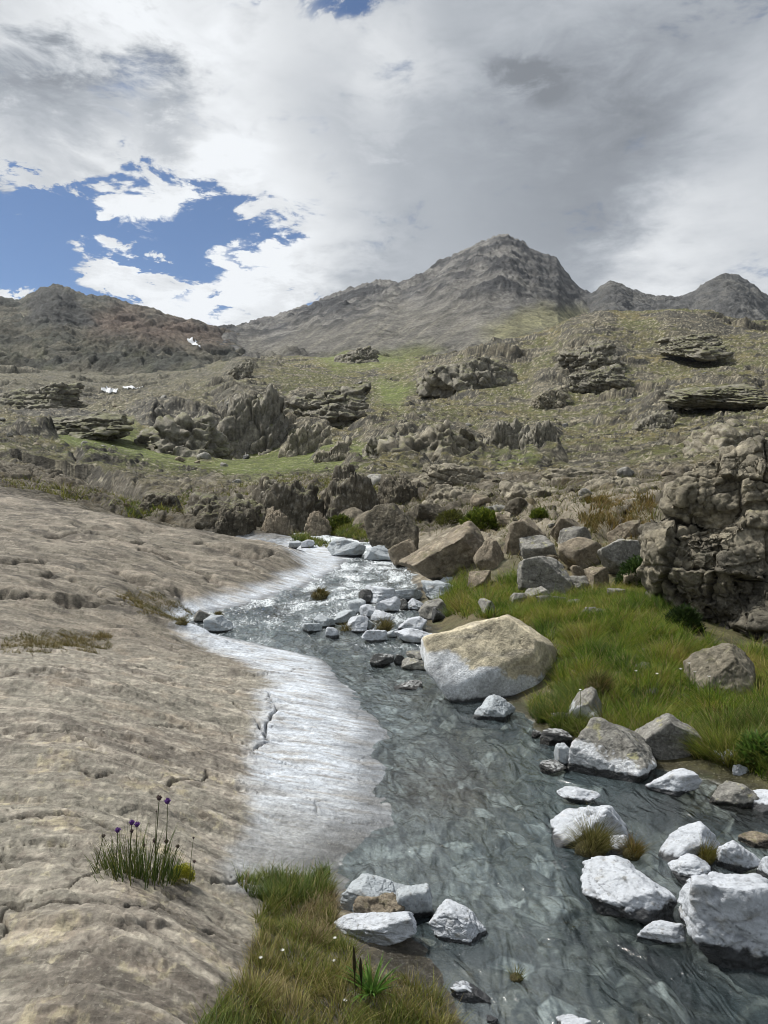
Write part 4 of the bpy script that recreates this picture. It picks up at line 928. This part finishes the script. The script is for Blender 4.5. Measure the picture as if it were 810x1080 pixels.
# ------------------------------------------------------------------ the crag at the right
def crag():
    zg = .40; Y0 = 8.7; Vs, Ts, Cs, nv = [], [], [], 0
    for sd, bx, yy, ext in [(3, (702,508,900,735), 0., [(-.75,-.5,.25,.80),(.1,-.95,.1,.62),(-.4,-.2,.9,.85)]), (8, (716,440,960,620), .25, [(-.5,-.7,.35,.75),(0,-.95,.2,.66),(-.25,0,.97,.78)]), (14, (738,590,960,730), -.12, [(0,-.95,.25,.6),(-.8,-.4,.2,.8)])]:
        B, T, _ = rock_shape(sd, 7, 5, 30, .03, extra=ext); B = B / np.abs(B).max(0)
        Yk = Y0 + .45 + yy; a = (bx[2] - bx[0]) / 2 / F * Yk; c = (bx[3] - bx[1]) / 2 / F * Yk
        V = B * np.array([a, .80, c]) + np.array([((bx[0] + bx[2]) / 2 - CX) / F * Yk, Y0 + yy + .75, H + (CY - (bx[1] + bx[3]) / 2) / F * Yk])
        N0 = normals(V, T)
        w = V + np.stack([fbm3(V, 1.8, 3, sd + k) for k in range(3)], 1) * .07
        q = w @ eul(.25, -.35, .2)
        h = np.zeros(len(V)); ck = np.zeros(len(V)); sh = np.zeros(len(V))
        w = w + np.stack([fbm3(V, 7., 3, sd + k + 60) for k in range(3)], 1) * .022
        for sc_, st_, am, wd, Rq in (((.50, .55, .60), 1, .17, .020, eul(.12, -.20, .25)), ((.25, .28, .19), 2, .055, .012, eul(-.15, .30, .1)), ((.11, .12, .08), 3, .016, .008, eul(.3, -.1, .4))):
            f_, rr, off = lattice(w @ Rq.T, sc_, sd + st_)
            e_ = np.clip(f_ / wd, 0, 1)
            op = rr[:, 3] * .7 + .3
            h += am * ((rr[:, 0] - .5) * 1.2) + .42 * (off * (rr[:, 1:4] - .5)).sum(1) - (1 - e_) * am * .8 * op
            ck = np.maximum(ck, (1 - e_) * op * (1. if st_ == 1 else .75 if st_ == 2 else .3)); sh += (rr[:, 2] - .5) * (.5 if st_ == 1 else .4)
        h += fbm3(V, 3.2, 5, sd + 30, .6, True) * .030 + fbm3(V, 14., 4, sd + 31, .6) * .010
        V = V + N0 * h[:, None]
        col, ro, b_ = rock_colour(V - V.mean(0) * [1, 1, 0], T, 'crag', sd, zg, 3, ck * 0, .7)
        col = col * (1 + sh * .55)[:, None]
        pn = fbm3(V, 1.1, 5, 97); col = mixc(col, (.085, .078, .062), sstep(-.05, .3, pn) * .75); col = mixc(col, (.30, .265, .19), sstep(.12, .36, -pn + .5 * b_) * .6)
        col = mixc(col, (.035, .032, .026), ck * .85)
        Vs.append(V); Ts.append(T + nv); Cs.append(np.concatenate([np.clip(col * .95, .01, .6), ro[:, None]], 1)); nv += len(V)
    V = np.concatenate(Vs); org = np.array([4.6, 9.4, zg])
    o = mesh_np('rock_crag', V - org, np.concatenate(Ts), M['crag'], np.concatenate(Cs), loc=org)
    tag(o, 'tall fissured brown rock crag at the right edge above the grass', 'crag'); ROCKS.append((4.5, 9.6, 1.0, ''))
crag()

# ------------------------------------------------------------------ loose stones strewn over the rubble and the slopes
def scatter(n, region, ylim, size, style, seed, label, group, name='stone', variants=6, frac=.15, lvl=4):
    r = np.random.default_rng(seed); protos = []
    for v in range(variants):
        B, T, ck = rock_shape(seed * 31 + v, lvl, 10, 30, .07, frac=frac)
        s = np.array([1, r.uniform(.65, .95), r.uniform(.5, .8)]); V = B * s
        col, ro, b = rock_colour(V, T, style[v % len(style)], seed + v, -.3, .8, ck, 1.)
        me = None; protos.append((V, T, np.concatenate([col, ro[:, None]], 1)))
    cnt = 0; meshes = {}
    poly = region
    xs = [p[0] for p in poly]; ys = [p[1] for p in poly]
    while cnt < n:
        lY = r.uniform(math.log(ylim[0]), math.log(ylim[1]), 4000); px = r.uniform(min(xs), max(xs), 4000); Y = np.exp(lY)
        z = terrain(px, Y, False); py = CY - (z - H) / Y * F
        d, _ = chan((px - CX) / F * Y, Y)
        ok = (poly_sd(px, py, poly) < 0) & ((d > .3) | (Y > 70))
        # only what the eye can reach
        for p, y, zz in list(zip(px[ok], Y[ok], z[ok])):
            if cnt >= n: break
            s = size * math.exp(r.normal(0, .45)) * (y / ylim[0]) ** .55
            xw = (p - CX) / F * y
            if any((xw - q[0]) ** 2 + (y - q[1]) ** 2 < (q[2] * .9) ** 2 for q in ROCKS): continue
            v = cnt % variants
            if v not in meshes:
                o = mesh_np(name, protos[v][0], protos[v][1], M['rock'], protos[v][2]); meshes[v] = o.data
            else:
                o = bpy.data.objects.new(name, meshes[v]); COL.objects.link(o)
            o.location = (xw, y, zz + s * .12); o.scale = (s, s, s); o.rotation_euler = (r.uniform(-.3, .3), r.uniform(-.3, .3), r.uniform(0, 6.3))
            tag(o, label, 'stone', group); ROCKS.append((xw, y, s, label)); cnt += 1
scatter(60, [(445,540),(500,515),(700,515),(690,600),(620,625),(540,610),(520,560)], (12.5, 30), .12, ('olive', 'grey', 'brown', 'olive'), 5, 'grey-brown stone lying loose among the heaped blocks', 'loose stones among the heaped blocks')
scatter(70, [(60,500),(420,505),(820,490),(820,545),(430,545),(100,528)], (28, 75), .20, ('olive', 'grey', 'olive', 'brown'), 6, 'brown stone strewn on the rubble flat beyond the stream', 'stones strewn on the rubble flat')
scatter(70, [(0,400),(250,385),(520,380),(640,330),(810,335),(810,490),(400,495),(0,490)], (85, 380), .33, ('grey', 'brown', 'grey', 'dark'), 7, 'grey stone scattered on the turf of the far slope', 'stones scattered over the far slope', lvl=3)
scatter(20, [(500,640),(620,630),(700,680),(720,740),(600,740)], (6.6, 11), .045, ('grey', 'grey'), 8, 'little grey stone showing through the bank turf', 'little stones in the bank turf', variants=3)

# ------------------------------------------------------------------ snow
def patch(name, label, poly, grid, dz, group=None):
    px, Y, z = grid; py = CY - (z - H) / Y * F
    sd = poly_sd(px, py, poly)
    m = (sd[:-1, :-1] < 0).ravel()
    x = (px - CX) / F * Y
    V = np.stack([x, Y - dz * .5, z + dz], -1).reshape(-1, 3)
    f = grid_faces(*px.shape)[m]
    if not len(f): return
    u, inv = np.unique(f.ravel(), return_inverse=True); V = V[u]; org = V.mean(0)
    o = mesh_np(name, V - org, inv.reshape(-1, 4), M['snow'], np.tile([.62, .64, .66, .6], (len(V), 1)), loc=org)
    tag(o, label, 'snow patch', group)
M['snow'] = rock_mat('old_snow', 1., .3, (.9, 1.05), None, .1, fleck=False)
GS = 'old snow patches on the far left slope'
def vis(grid, lo, hi):
    px, Y, z = grid; m = (Y[:, 0] > lo) & (Y[:, 0] < hi); return px[m], Y[m], z[m]
gl = GRID['left_ridge']; yh = hit(134, 410)[0]; hv = vis(K2[:3], yh * .9, yh * 1.12)
patch('snow_patch', 'short snow streak at the left, smaller of the lower pair', [(106,412),(114,410),(124,412),(122,415),(112,415)], hv, .25, GS)
patch('snow_patch', 'longer snow streak at the right of the lower pair', [(127,408),(134,405.5),(150,406),(153,408),(142,411),(131,410.5)], hv, .25, GS)
patch('snow_patch', 'slanting snow streak high under the saddle', [(196,358),(201,358),(208,363),(211,366),(203,365),(199,362)], gl, .5, GS)

# ------------------------------------------------------------------ grass and plants
def blade_mesh(P, ln, wd, lean, droop, col, tip, seed, seg=4):
    """tapering blades: root points, lengths, widths, lean directions (n,2), droop 0..1, root and tip colours (n,3)"""
    n = len(P); r = np.random.default_rng(seed)
    t = np.linspace(0, 1, seg)[None, :]
    ll = np.linalg.norm(lean, axis=1)[:, None] + 1e-9; dx, dy = lean[:, :1] / ll, lean[:, 1:] / ll
    th = np.arctan(ll) + droop[:, None] * 1.5 * t                      # angle from the vertical along the blade
    ds = ln[:, None] / (seg - 1)
    hx = np.concatenate([np.zeros((n, 1)), np.cumsum(np.sin(th[:, :-1]) * ds, 1)], 1); hz = np.concatenate([np.zeros((n, 1)), np.cumsum(np.cos(th[:, :-1]) * ds, 1)], 1)
    C = np.stack([P[:, :1] + dx * hx, P[:, 1:2] + dy * hx, P[:, 2:] + hz], -1)
    a = r.uniform(0, math.pi, n); wv = np.stack([np.cos(a), np.sin(a) * .5, np.zeros(n)], -1)[:, None, :] * (wd[:, None] * (1 - t ** 1.6) * .5 + .0002)[..., None]
    V = np.stack([C - wv, C + wv], 2).reshape(-1, 3)
    base = (np.arange(n) * seg * 2)[:, None] + (np.arange(seg - 1) * 2)[None, :]
    Q = np.stack([base, base + 1, base + 3, base + 2], -1).reshape(-1, 4)
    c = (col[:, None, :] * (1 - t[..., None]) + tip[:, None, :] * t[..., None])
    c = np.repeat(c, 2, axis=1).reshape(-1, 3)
    return V, Q, np.concatenate([c, np.ones((len(c), 1))], 1)

def turf_blades(poly, ylim, n, ln, wd, seed, pal, dens=1.1, droop=.5, hold=None, clump=.35, minz=.0):
    r = np.random.default_rng(seed)
    xs = [p[0] for p in poly]; out = []; tot = 0
    while tot < n:
        m = 40000
        Y = np.sqrt(r.uniform(ylim[0] ** 2, ylim[1] ** 2, m)); px = r.uniform(min(xs), max(xs), m)     # even per area
        z = terrain(px, Y, False); py = CY - (z - H) / Y * F; x = (px - CX) / F * Y
        d, _ = chan(x, Y)
        cl = fbm2(x / clump, Y / clump, 3, seed + 1)
        ok = (poly_sd(px, py, poly) + fbm2(x * 4, Y * 4, 3, seed + 2) * 14 < 0) & (d > .0) & (r.uniform(-.7, .5, m) * dens < cl + .25)
        for q in ROCKS:
            if q[2] > .12: ok &= ((x - q[0]) ** 2 + (Y - q[1]) ** 2 > (q[2] * .8) ** 2)
        out.append(np.stack([x, Y, z - .008, cl], 1)[ok]); tot += ok.sum()
        if len(out) > 60: break
    A = np.concatenate(out)[:n]; n = len(A); P = A[:, :3]; cl = A[:, 3]
    L_ = ln * np.exp(r.normal(0, .32, n)) * (1 + .9 * cl)
    f1, f2, rr, ox, oy = vor2(P[:, 0] / clump, P[:, 1] / clump, seed % 20)                         # tussocks: blades lean out of their centres
    lean = np.stack([ox, oy], 1) * 1.3 + r.normal(0, .30, (n, 2))
    pal = np.asarray(pal, float)
    w = np.clip(.5 + fbm2(P[:, 0] / .7, P[:, 1] / .7, 3, seed + 5) * .9 + r.normal(0, .22, n), 0, .999) * (len(pal) - 1)
    k = w.astype(int); fr = (w - k)[:, None]
    c = pal[k] * (1 - fr) + pal[np.minimum(k + 1, len(pal) - 1)] * fr; c = c * r.uniform(.7, 1.3, (n, 1))
    dry = r.uniform(0, 1, n) < .10; c[dry] = np.array([.26, .21, .10]) * r.uniform(.7, 1.2, (dry.sum(), 1))
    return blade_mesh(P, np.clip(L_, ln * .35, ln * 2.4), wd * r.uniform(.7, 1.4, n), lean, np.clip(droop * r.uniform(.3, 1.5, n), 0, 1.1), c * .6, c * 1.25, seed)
PG = [(.045,.09,.012), (.09,.155,.016), (.14,.20,.022), (.21,.23,.035), (.28,.23,.07)]
PGb = [(.055,.09,.018), (.09,.13,.024), (.14,.165,.03), (.19,.19,.045)]
PR = [(.07,.075,.02), (.11,.12,.028), (.15,.14,.04)]
PO = [(.06,.062,.018), (.10,.09,.022), (.14,.115,.035), (.17,.125,.05)]
def grass(name, label, kind, org, *a, cat=None, **k):
    V, Q, C = turf_blades(*a, **k); org = np.array(org, float) if org is not None else V[:, :3].mean(0) * [1, 1, 0] + [0, 0, V[:, 2].min()]
    o = mesh_np(name, V - org, Q, M['leaf'], C, loc=org)
    return tag(o, label, cat or 'grass', kind=kind)
BANK = [(470,645),(500,625),(560,633),(610,628),(650,625),(690,605),(705,640),(735,680),(790,690),(860,690),(840,842),(800,815),(745,800),(690,797),(640,775),(592,768),(560,748),(585,735),(588,690),(560,660),(520,650)]
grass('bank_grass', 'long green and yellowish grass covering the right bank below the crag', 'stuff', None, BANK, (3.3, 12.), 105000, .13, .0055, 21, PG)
grass('bank_edge_grass', 'bright green grass overhanging the water at the right bank edge', 'stuff', None, [(545,755),(590,742),(610,735),(660,775),(720,790),(770,770),(830,760),(835,842),(790,812),(700,798),(630,778),(590,772)], (5.0, 8), 16000, .17, .005, 22, PGb, dens=.8)
grass('bank_grass', 'tall grass strip between the riffle and the heaped blocks', 'stuff', None, [(452,618),(480,600),(520,618),(545,606),(560,632),(520,652),(476,648),(462,640)], (9, 15), 9000, .17, .008, 23, PG)
FG = [(185,1110),(212,1078),(240,1056),(262,1028),(268,1000),(272,965),(290,940),(348,940),(352,985),(380,1020),(430,1032),(470,1056),(495,1085),(520,1130),(300,1230)]
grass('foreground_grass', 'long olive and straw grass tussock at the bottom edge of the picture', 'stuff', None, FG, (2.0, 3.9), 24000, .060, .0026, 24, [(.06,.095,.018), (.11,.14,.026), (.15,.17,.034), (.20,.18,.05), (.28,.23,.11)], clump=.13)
grass('foreground_grass', 'short green grass fringe on the rim of the front ledge', 'stuff', None, [(250,930),(345,925),(352,950),(300,952),(262,948)], (2.9, 4.2), 3500, .075, .003, 25, PGb, clump=.12)
grass('dry_grass', 'dry brownish grass cushion beside the dark broken rock', 'stuff', None, [(305,965),(350,945),(362,985),(330,1000),(305,985)], (2.7, 3.9), 3000, .06, .003, 26, [(.11,.085,.04), (.19,.15,.08), (.25,.20,.11)], clump=.1, droop=.9)
grass('mossy_turf', 'olive mossy turf patch in the hollow of the upper slab', None, None, [(122,630),(150,622),(190,632),(208,650),(180,654),(140,640)], (8.5, 13), 7000, .05, .006, 27, PO, cat='turf patch', clump=.25)
grass('mossy_turf', 'dry turf strip along the crack at the left edge', None, None, [(0,672),(60,668),(115,672),(118,682),(40,686),(0,684)], (7., 10), 5000, .05, .005, 28, PO, cat='turf patch', clump=.3)
grass('green_turf', 'fresh green turf strip under the brown outcrop at the stream head', None, None, [(308,570),(330,560),(350,553),(388,560),(386,570),(340,574)], (20, 33), 5000, .16, .02, 29, PGb, cat='turf patch', clump=.8)
grass('green_turf', 'green turf by the small waterfall at the left', None, None, [(120,545),(150,532),(210,520),(200,530),(150,545)], (28, 60), 4000, .25, .035, 30, PGb, cat='turf patch', clump=1.5)
grass('orange_turf', 'orange-brown grass slope above the heaped blocks, left of the crag', None, None, [(610,548),(625,528),(690,528),(690,560),(660,566),(625,560)], (14, 30), 6000, .16, .016, 31, [(.10,.085,.02), (.17,.12,.035), (.20,.14,.05)], cat='turf patch', clump=.8)

grass('rough_grass', 'rough olive grass growing between the heaped blocks and the rubble', 'stuff', None, [(400,545),(440,520),(520,508),(700,500),(690,600),(620,622),(545,608),(525,560),(440,560)], (13, 34), 16000, .15, .014, 32, PR, dens=1.3, clump=.9)
grass('rough_grass', 'yellow-green grass patches on the flat behind the slab', 'stuff', None, [(0,508),(60,512),(140,528),(215,522),(300,505),(420,505),(420,520),(230,540),(120,545),(60,528),(0,518)], (28, 75), 14000, .26, .04, 33, [(.09,.10,.02), (.14,.15,.03), (.19,.18,.05)], dens=1.2, clump=2.2)
def tussock(name, label, px, py, wpx, n, ln, wd, pal, seed, Y=None, z=None, droop=.6, group=None):
    r = np.random.default_rng(seed)
    if Y is None: Y, z = hit(px, py)
    x = (px - CX) / F * Y; R = wpx / 2 / F * Y
    a = r.uniform(0, 6.283, n); q = np.sqrt(r.uniform(0, 1, n))
    off = np.stack([np.cos(a) * q * R * .55, np.sin(a) * q * R * .45], 1)
    P = np.stack([off[:, 0], off[:, 1], R * .35 * (1 - q ** 2) - .01], 1)
    lean = off / R * 1.6 + r.normal(0, .2, (n, 2))
    pal = np.asarray(pal, float); c = pal[r.integers(0, len(pal), n)] * r.uniform(.7, 1.3, (n, 1))
    V, Q, C = blade_mesh(P, ln * np.exp(r.normal(0, .25, n)), wd * r.uniform(.7, 1.3, n), lean, droop * r.uniform(.4, 1.4, n), c * .6, c * 1.2, seed)
    # earth the blades grow from
    o = mesh_np(name, V, Q, M['leaf'], C, loc=(x, Y + R * .4, z))
    tag(o, label, 'tussock', group)
    D, T = ico(3); e = D * np.array([R * .62, R * .5, R * .42]) * (1 + .25 * fbm3(D, 2., 3, seed))[:, None]
    s = mesh_np('root_cushion', e, T, M['rock'], np.tile([.07, .06, .022, .9], (len(e), 1)), parent=o)
    return o
wa = lambda py: (F * H / (py - CY), 0.)
Yw, _ = wa(906); tussock('grass_tussock', 'round green grass tussock between the white boulders', 626, 908, 52, 900, .13, .0035, [(.10,.105,.03), (.16,.15,.05), (.24,.21,.09)], 1, Yw, .02)
Yw, _ = wa(908); tussock('grass_tussock', 'small orange-tinged tussock right of the round green one', 668, 906, 30, 450, .08, .003, [(.15,.12,.03), (.20,.14,.05), (.10,.10,.03)], 2, Yw, .02)
Yw, _ = wa(914); tussock('grass_tussock', 'yellowish tussock below the jagged white boulder', 745, 912, 30, 450, .09, .003, [(.18,.15,.04), (.12,.12,.03)], 3, Yw, .02)
Yw, _ = wa(1034); tussock('grass_sprig', 'yellow-green sprig growing alone in the water near the bottom', 545, 1031, 22, 70, .05, .0025, [(.22,.20,.07), (.12,.14,.04)], 4, Yw, .0)
tussock('grass_tussock', 'olive tussock on the whitened tongue at the head of the rapid', 336, 631, 28, 500, .15, .008, PO, 5)
Yr_, zr_ = hit(404, 668); tussock('grass_tussock', 'tan grass tuft in the middle of the riffle stones', 404, 668, 26, 350, .16, .008, [(.18,.15,.06), (.12,.11,.04)], 6, Yr_, zr_ + .03)
tussock('grass_tussock', 'dry tuft at the left end of the riffle stones', 364, 676, 20, 250, .12, .007, [(.18,.15,.06), (.13,.11,.04)], 7, Yr_, zr_)
Yt, zt = hit(622, 745); tussock('grass_tussock', 'dark tuft drooping over the whitish lichened boulder', 632, 742, 44, 700, .15, .004, [(.06,.08,.02), (.11,.11,.03), (.18,.14,.06)], 8, Yt, zt + .12)
tussock('grass_tussock', 'green tuft at the end of the mossy ledge by the stream', 228, 652, 18, 250, .09, .006, PO, 9)
tussock('grass_tussock', 'small green tuft on the crack below the upper slab', 190, 662, 20, 200, .08, .005, PO, 10)

def shrub(name, label, px, py, wpx, hpx, n, leaf, pal, seed, Y=None, z=None):
    r = np.random.default_rng(seed)
    if Y is None: Y, z = hit(px, py)
    R = wpx / 2 / F * Y; Hh = hpx / F * Y; x = (px - CX) / F * Y
    d = r.normal(size=(n, 3)); d /= np.linalg.norm(d, axis=1)[:, None]; d[:, 2] = np.abs(d[:, 2])
    rad = (.45 + .55 * np.sqrt(r.uniform(0, 1, n))) * (1 + .35 * fbm3(d, 2.2, 3, seed))
    P = d * rad[:, None] * np.array([R, R * .7, Hh])
    pal = np.asarray(pal, float); c = pal[r.integers(0, len(pal), n)] * r.uniform(.7, 1.3, (n, 1))
    V, Q, C = blade_mesh(P, leaf * r.uniform(.7, 1.3, n), leaf * .45 * r.uniform(.7, 1.2, n), d[:, :2] * 1.2 + r.normal(0, .4, (n, 2)), r.uniform(.1, .7, n), c * .8, c * 1.15, seed, 3)
    root = empty(name, (x, Y + R * .6, z)); tag(root, label, 'shrub')
    o = mesh_np('foliage', V, Q, M['leaf'], C, parent=root)
    k = 26; a = r.uniform(0, 6.28, k); P2 = np.stack([np.cos(a) * R * .1, np.sin(a) * R * .1, np.full(k, -.02)], 1)
    V, Q, C = blade_mesh(P2, Hh * r.uniform(.7, 1.1, k), np.full(k, leaf * .2), np.stack([np.cos(a), np.sin(a)], 1) * r.uniform(.1, R / Hh, (k, 1)), np.zeros(k), np.tile([.06, .045, .03], (k, 1)), np.tile([.07, .055, .03], (k, 1)), seed, 3)
    mesh_np('twigs', V, Q, M['leaf'], C, parent=root)
PB = [(.09,.125,.018), (.13,.155,.022), (.065,.095,.015)]
shrub('shrub', 'bright yellow-green bush among the brown rocks beyond the big tilted boulder', 511, 560, 50, 21, 2600, .11, PB, 41)
shrub('shrub', 'small low green bush left of the bright yellow-green one', 478, 556, 34, 16, 1200, .10, [(.07,.08,.02), (.10,.105,.025)], 42)
shrub('shrub', 'dark green leafy bush under the left side of the crag', 678, 622, 46, 34, 2600, .07, [(.025,.05,.014), (.04,.07,.02), (.055,.09,.022)], 43)
shrub('shrub', 'dark low plant in the shade at the foot of the crag', 726, 668, 40, 26, 1800, .06, [(.025,.045,.014), (.04,.065,.018)], 44)
shrub('shrub', 'green bush on the ledge under the broad brown outcrop', 358, 560, 34, 15, 1400, .14, [(.06,.085,.018), (.09,.11,.02)], 45)
shrub('shrub', 'small bright green bush behind the slanting slabs of the heap', 570, 548, 18, 9, 600, .09, PB, 46)
shrub('moss_cushion', 'yellow-green moss cushion beside the flowering chives', 190, 936, 27, 19, 5200, .006, [(.34,.34,.03), (.42,.40,.05), (.24,.26,.03)], 47)
shrub('leafy_plant', 'bright green leafy plant at the water edge on the far right', 803, 812, 34, 26, 500, .09, [(.06,.12,.02), (.09,.15,.03)], 48)

def tube(pts, rad, n=6):
    pts = np.asarray(pts, float); a = np.arange(n) * 2 * math.pi / n
    ring = np.stack([np.cos(a), np.sin(a), np.zeros(n)], 1)
    rad = np.broadcast_to(rad, len(pts))
    V = (pts[:, None, :] + ring[None] * rad[:, None, None]).reshape(-1, 3)
    i = np.arange(len(pts) - 1)[:, None] * n + np.arange(n)[None]; j = np.arange(len(pts) - 1)[:, None] * n + (np.arange(n)[None] + 1) % n
    return V, np.stack([i, j, j + n, i + n], -1).reshape(-1, 4)
def solid(c): return np.array([[*c, .7]])

# flowering chives on the slab
Yc, zc = hit(140, 934); xc = (140 - CX) / F * Yc; r = np.random.default_rng(5)
ch = empty('flowering_chives', (xc, Yc, zc)); tag(ch, 'clump of flowering chives with purple heads on the brown slab', 'wildflower')
n = 420; off = np.stack([r.uniform(-.165, .165, n), r.normal(0, .035, n)], 1); P = np.stack([off[:, 0], off[:, 1] + .06, np.full(n, -.01)], 1)
c = np.array([(.055,.095,.02), (.085,.125,.025), (.13,.14,.035)])[r.integers(0, 3, n)] * r.uniform(.7, 1.2, (n, 1))
V, Q, C = blade_mesh(P, r.uniform(.07, .26, n) * (1 - .5 * (np.abs(off[:, 0]) / .165) ** 2), np.full(n, .0036), off * [[1.6, 2]] + r.normal(0, .12, (n, 2)), r.uniform(0, .45, n), c * .7, c * 1.2, 9)
mesh_np('leaves', V, Q, M['leaf'], C, parent=ch)
heads = [(109,882,.7,0,98), (124,876,1,1,118), (139,868,1,1,140), (144.5,870,1,1,146), (139,877,.7,0,137), (168,842,1,0,163), (176.5,845.5,1.1,1,171), (163,887,.8,0,158), (152,892,.6,0,150), (175.5,888,.8,0,172), (187.5,893,.7,0,180), (204,884,.4,0,200), (205,909,.5,0,202), (165,856,.3,0,166)]
D3, T3 = ico(3)
for i, (hx, hy, s, purple, bx) in enumerate(heads):
    yo = r.uniform(.02, .1)
    p1 = np.array([(hx - CX) / F * (Yc + yo) - xc, yo, H + (CY - hy) / F * (Yc + yo) - zc]); p0 = np.array([(bx - CX) / F * (Yc + yo) - xc, yo, -.01])
    t = np.linspace(0, 1, 7)[:, None]; pts = p0 + (p1 - p0) * t + np.array([[1, 0, 0]]) * (np.sin(t * math.pi) * r.uniform(-.008, .008))
    V, Q = tube(pts, np.linspace(.0026, .0016, 7) * (1 if s > .5 else .6))
    st = mesh_np('flower_stem', V, Q, M['leaf'], np.tile([.085, .105, .035, .7], (len(V), 1)), parent=ch)
    m = 140; dd = r.normal(size=(m, 3)); dd /= np.linalg.norm(dd, axis=1)[:, None]; R = .0125 * s
    if purple: pal = np.array([(.11,.045,.20), (.16,.07,.28), (.08,.03,.13)])
    else: pal = np.array([(.10,.07,.075), (.14,.10,.08), (.08,.06,.05)])
    cc_ = pal[r.integers(0, 3, m)]
    V, Q, C = blade_mesh(p1 + dd * R * .25, np.full(m, R * .95), np.full(m, R * .42), dd[:, :2] / np.maximum(np.abs(dd[:, 2:]), .25) * .8, np.zeros(m), cc_ * .7, cc_ * 1.2, i, 3)
    lowv = V[:, 2] < -99
    e = D3 * R * .72 + p1
    Vall = np.concatenate([V, e]); Call = np.concatenate([C, np.tile([*pal[0], .8], (len(e), 1))])
    mesh_np('flower_head', Vall, [Q, T3 + len(V)], M['leaf'], Call, parent=st)

# broad-leaved plant in the foreground tussock
Yp, zp = hit(392, 1058); xp = (392 - CX) / F * Yp
pl = empty('broad_leaved_plant', (xp, Yp, zp)); tag(pl, 'bright green plant with narrow spreading leaves in the foreground grass', 'plant')
n = 46; a = r.uniform(0, 6.28, n); P = np.stack([np.cos(a) * .015, np.sin(a) * .015, np.full(n, .03)], 1)
c = np.array([(.07,.15,.02), (.10,.19,.03), (.05,.11,.018)])[r.integers(0, 3, n)]
V, Q, C = blade_mesh(P, r.uniform(.09, .16, n), r.uniform(.010, .017, n), np.stack([np.cos(a), np.sin(a)], 1) * r.uniform(.3, 1.5, (n, 1)), r.uniform(.2, .7, n), c * .9, c * 1.1, 12, 6)
mesh_np('leaves', V, Q, M['leaf'], C, parent=pl)
for hx, hy, hb in ((373, 998, 1042), (380, 1010, 1046)):
    p1 = np.array([(hx - CX) / F * Yp - xp, 0, H + (CY - hy) / F * Yp - zp]); p0 = np.array([(hx + 2 - CX) / F * Yp - xp, 0, 0])
    t = np.linspace(0, 1, 12)[:, None]; rd = np.where(t[:, 0] > .5, .0055 * np.sin(np.clip((t[:, 0] - .5) * 2, 0, 1) * 2.6 + .4) + .001, .002)
    V, Q = tube(p0 + (p1 - p0) * t, rd, 8)
    mesh_np('seed_spike', V, Q, M['leaf'], np.tile([.045, .038, .02, .8], (len(V), 1)), parent=pl)

def daisy(px, py, R, label, group, lift=.03, seed=0):
    r = np.random.default_rng(seed); Y, z = hit(px, py + lift / 3 * F * .9)
    x = (px - CX) / F * Y; zt = H + (CY - py) / F * Y
    root = empty('white_flower', (x, Y, z)); tag(root, label, 'wildflower', group)
    n = 12; a = np.arange(n) * 6.283 / n
    V, Q, C = blade_mesh(np.tile([0, 0, zt - z], (n, 1)), np.full(n, R), np.full(n, R * .5), np.stack([np.cos(a), np.sin(a)], 1) * 1.4, np.full(n, .3), np.tile([.7, .7, .66], (n, 1)), np.tile([.75, .75, .72], (n, 1)), seed, 3)
    mesh_np('petals', V, Q, M['leaf'], C, parent=root)
    V, Q = tube([(0, 0, 0), (0, 0, (zt - z) * .5), (0, 0, zt - z)], .0012 * Y / 3); mesh_np('stem', V, Q, M['leaf'], np.tile([.08, .11, .03, .8], (len(V), 1)), parent=root)
for i, (hx, hy, lb) in enumerate([(275,1011,'white flower leftmost in the foreground grass'), (298,1003,'white flower near the top of the foreground grass'), (352,1014,'white flower left of the broad-leaved plant'), (364,1056,'small white flower low by the broad-leaved plant'), (353,990,'white flower beside the pale flat slab')]):
    daisy(hx, hy, .011, lb, 'white flowers in the foreground grass', .06, i)
for i, (hx, hy, lb) in enumerate([(671,708,'lone white flower on the open bank left of the crag foot'), (693,711,'white flower second from the left on the open bank'), (718,706,'white flower at the left of the cluster by the pale boulder'), (727,700,'white flower topmost of the cluster by the pale boulder'), (733,709,'white flower in the middle of the cluster by the pale boulder'), (748,714,'white flower rightmost by the pale boulder'), (612,728,'white flower above the tufted whitish boulder')]):
    daisy(hx, hy, .019, lb, 'white flowers on the right bank', .18, 20 + i)

# ------------------------------------------------------------------ the air
hm, hnt, hout = nodes_mat('mountain_air')
pv = N(hnt, 'ShaderNodeVolumePrincipled', i_Density=.00003); pv.inputs['Color'].default_value = (.80, .88, 1., 1); pv.inputs['Anisotropy'].default_value = .2
L(hnt, pv.outputs[0], hout.inputs['Volume'])
X0, X1, Y0_, Y1_, Z0, Z1 = -4200, 4200, -4200, 4200, -2.3, 900
Vb = np.array([(x_, y_, z_) for z_ in (Z0, Z1) for y_ in (Y0_, Y1_) for x_ in (X0, X1)], float)
hz_ = mesh_np('haze', Vb, np.array([(0, 2, 3, 1), (4, 5, 7, 6), (0, 1, 5, 4), (2, 6, 7, 3), (0, 4, 6, 2), (1, 3, 7, 5)]), hm, smooth=False)
tag(hz_, 'thin bluish mountain air fading the distant ridges', 'haze', kind='stuff')
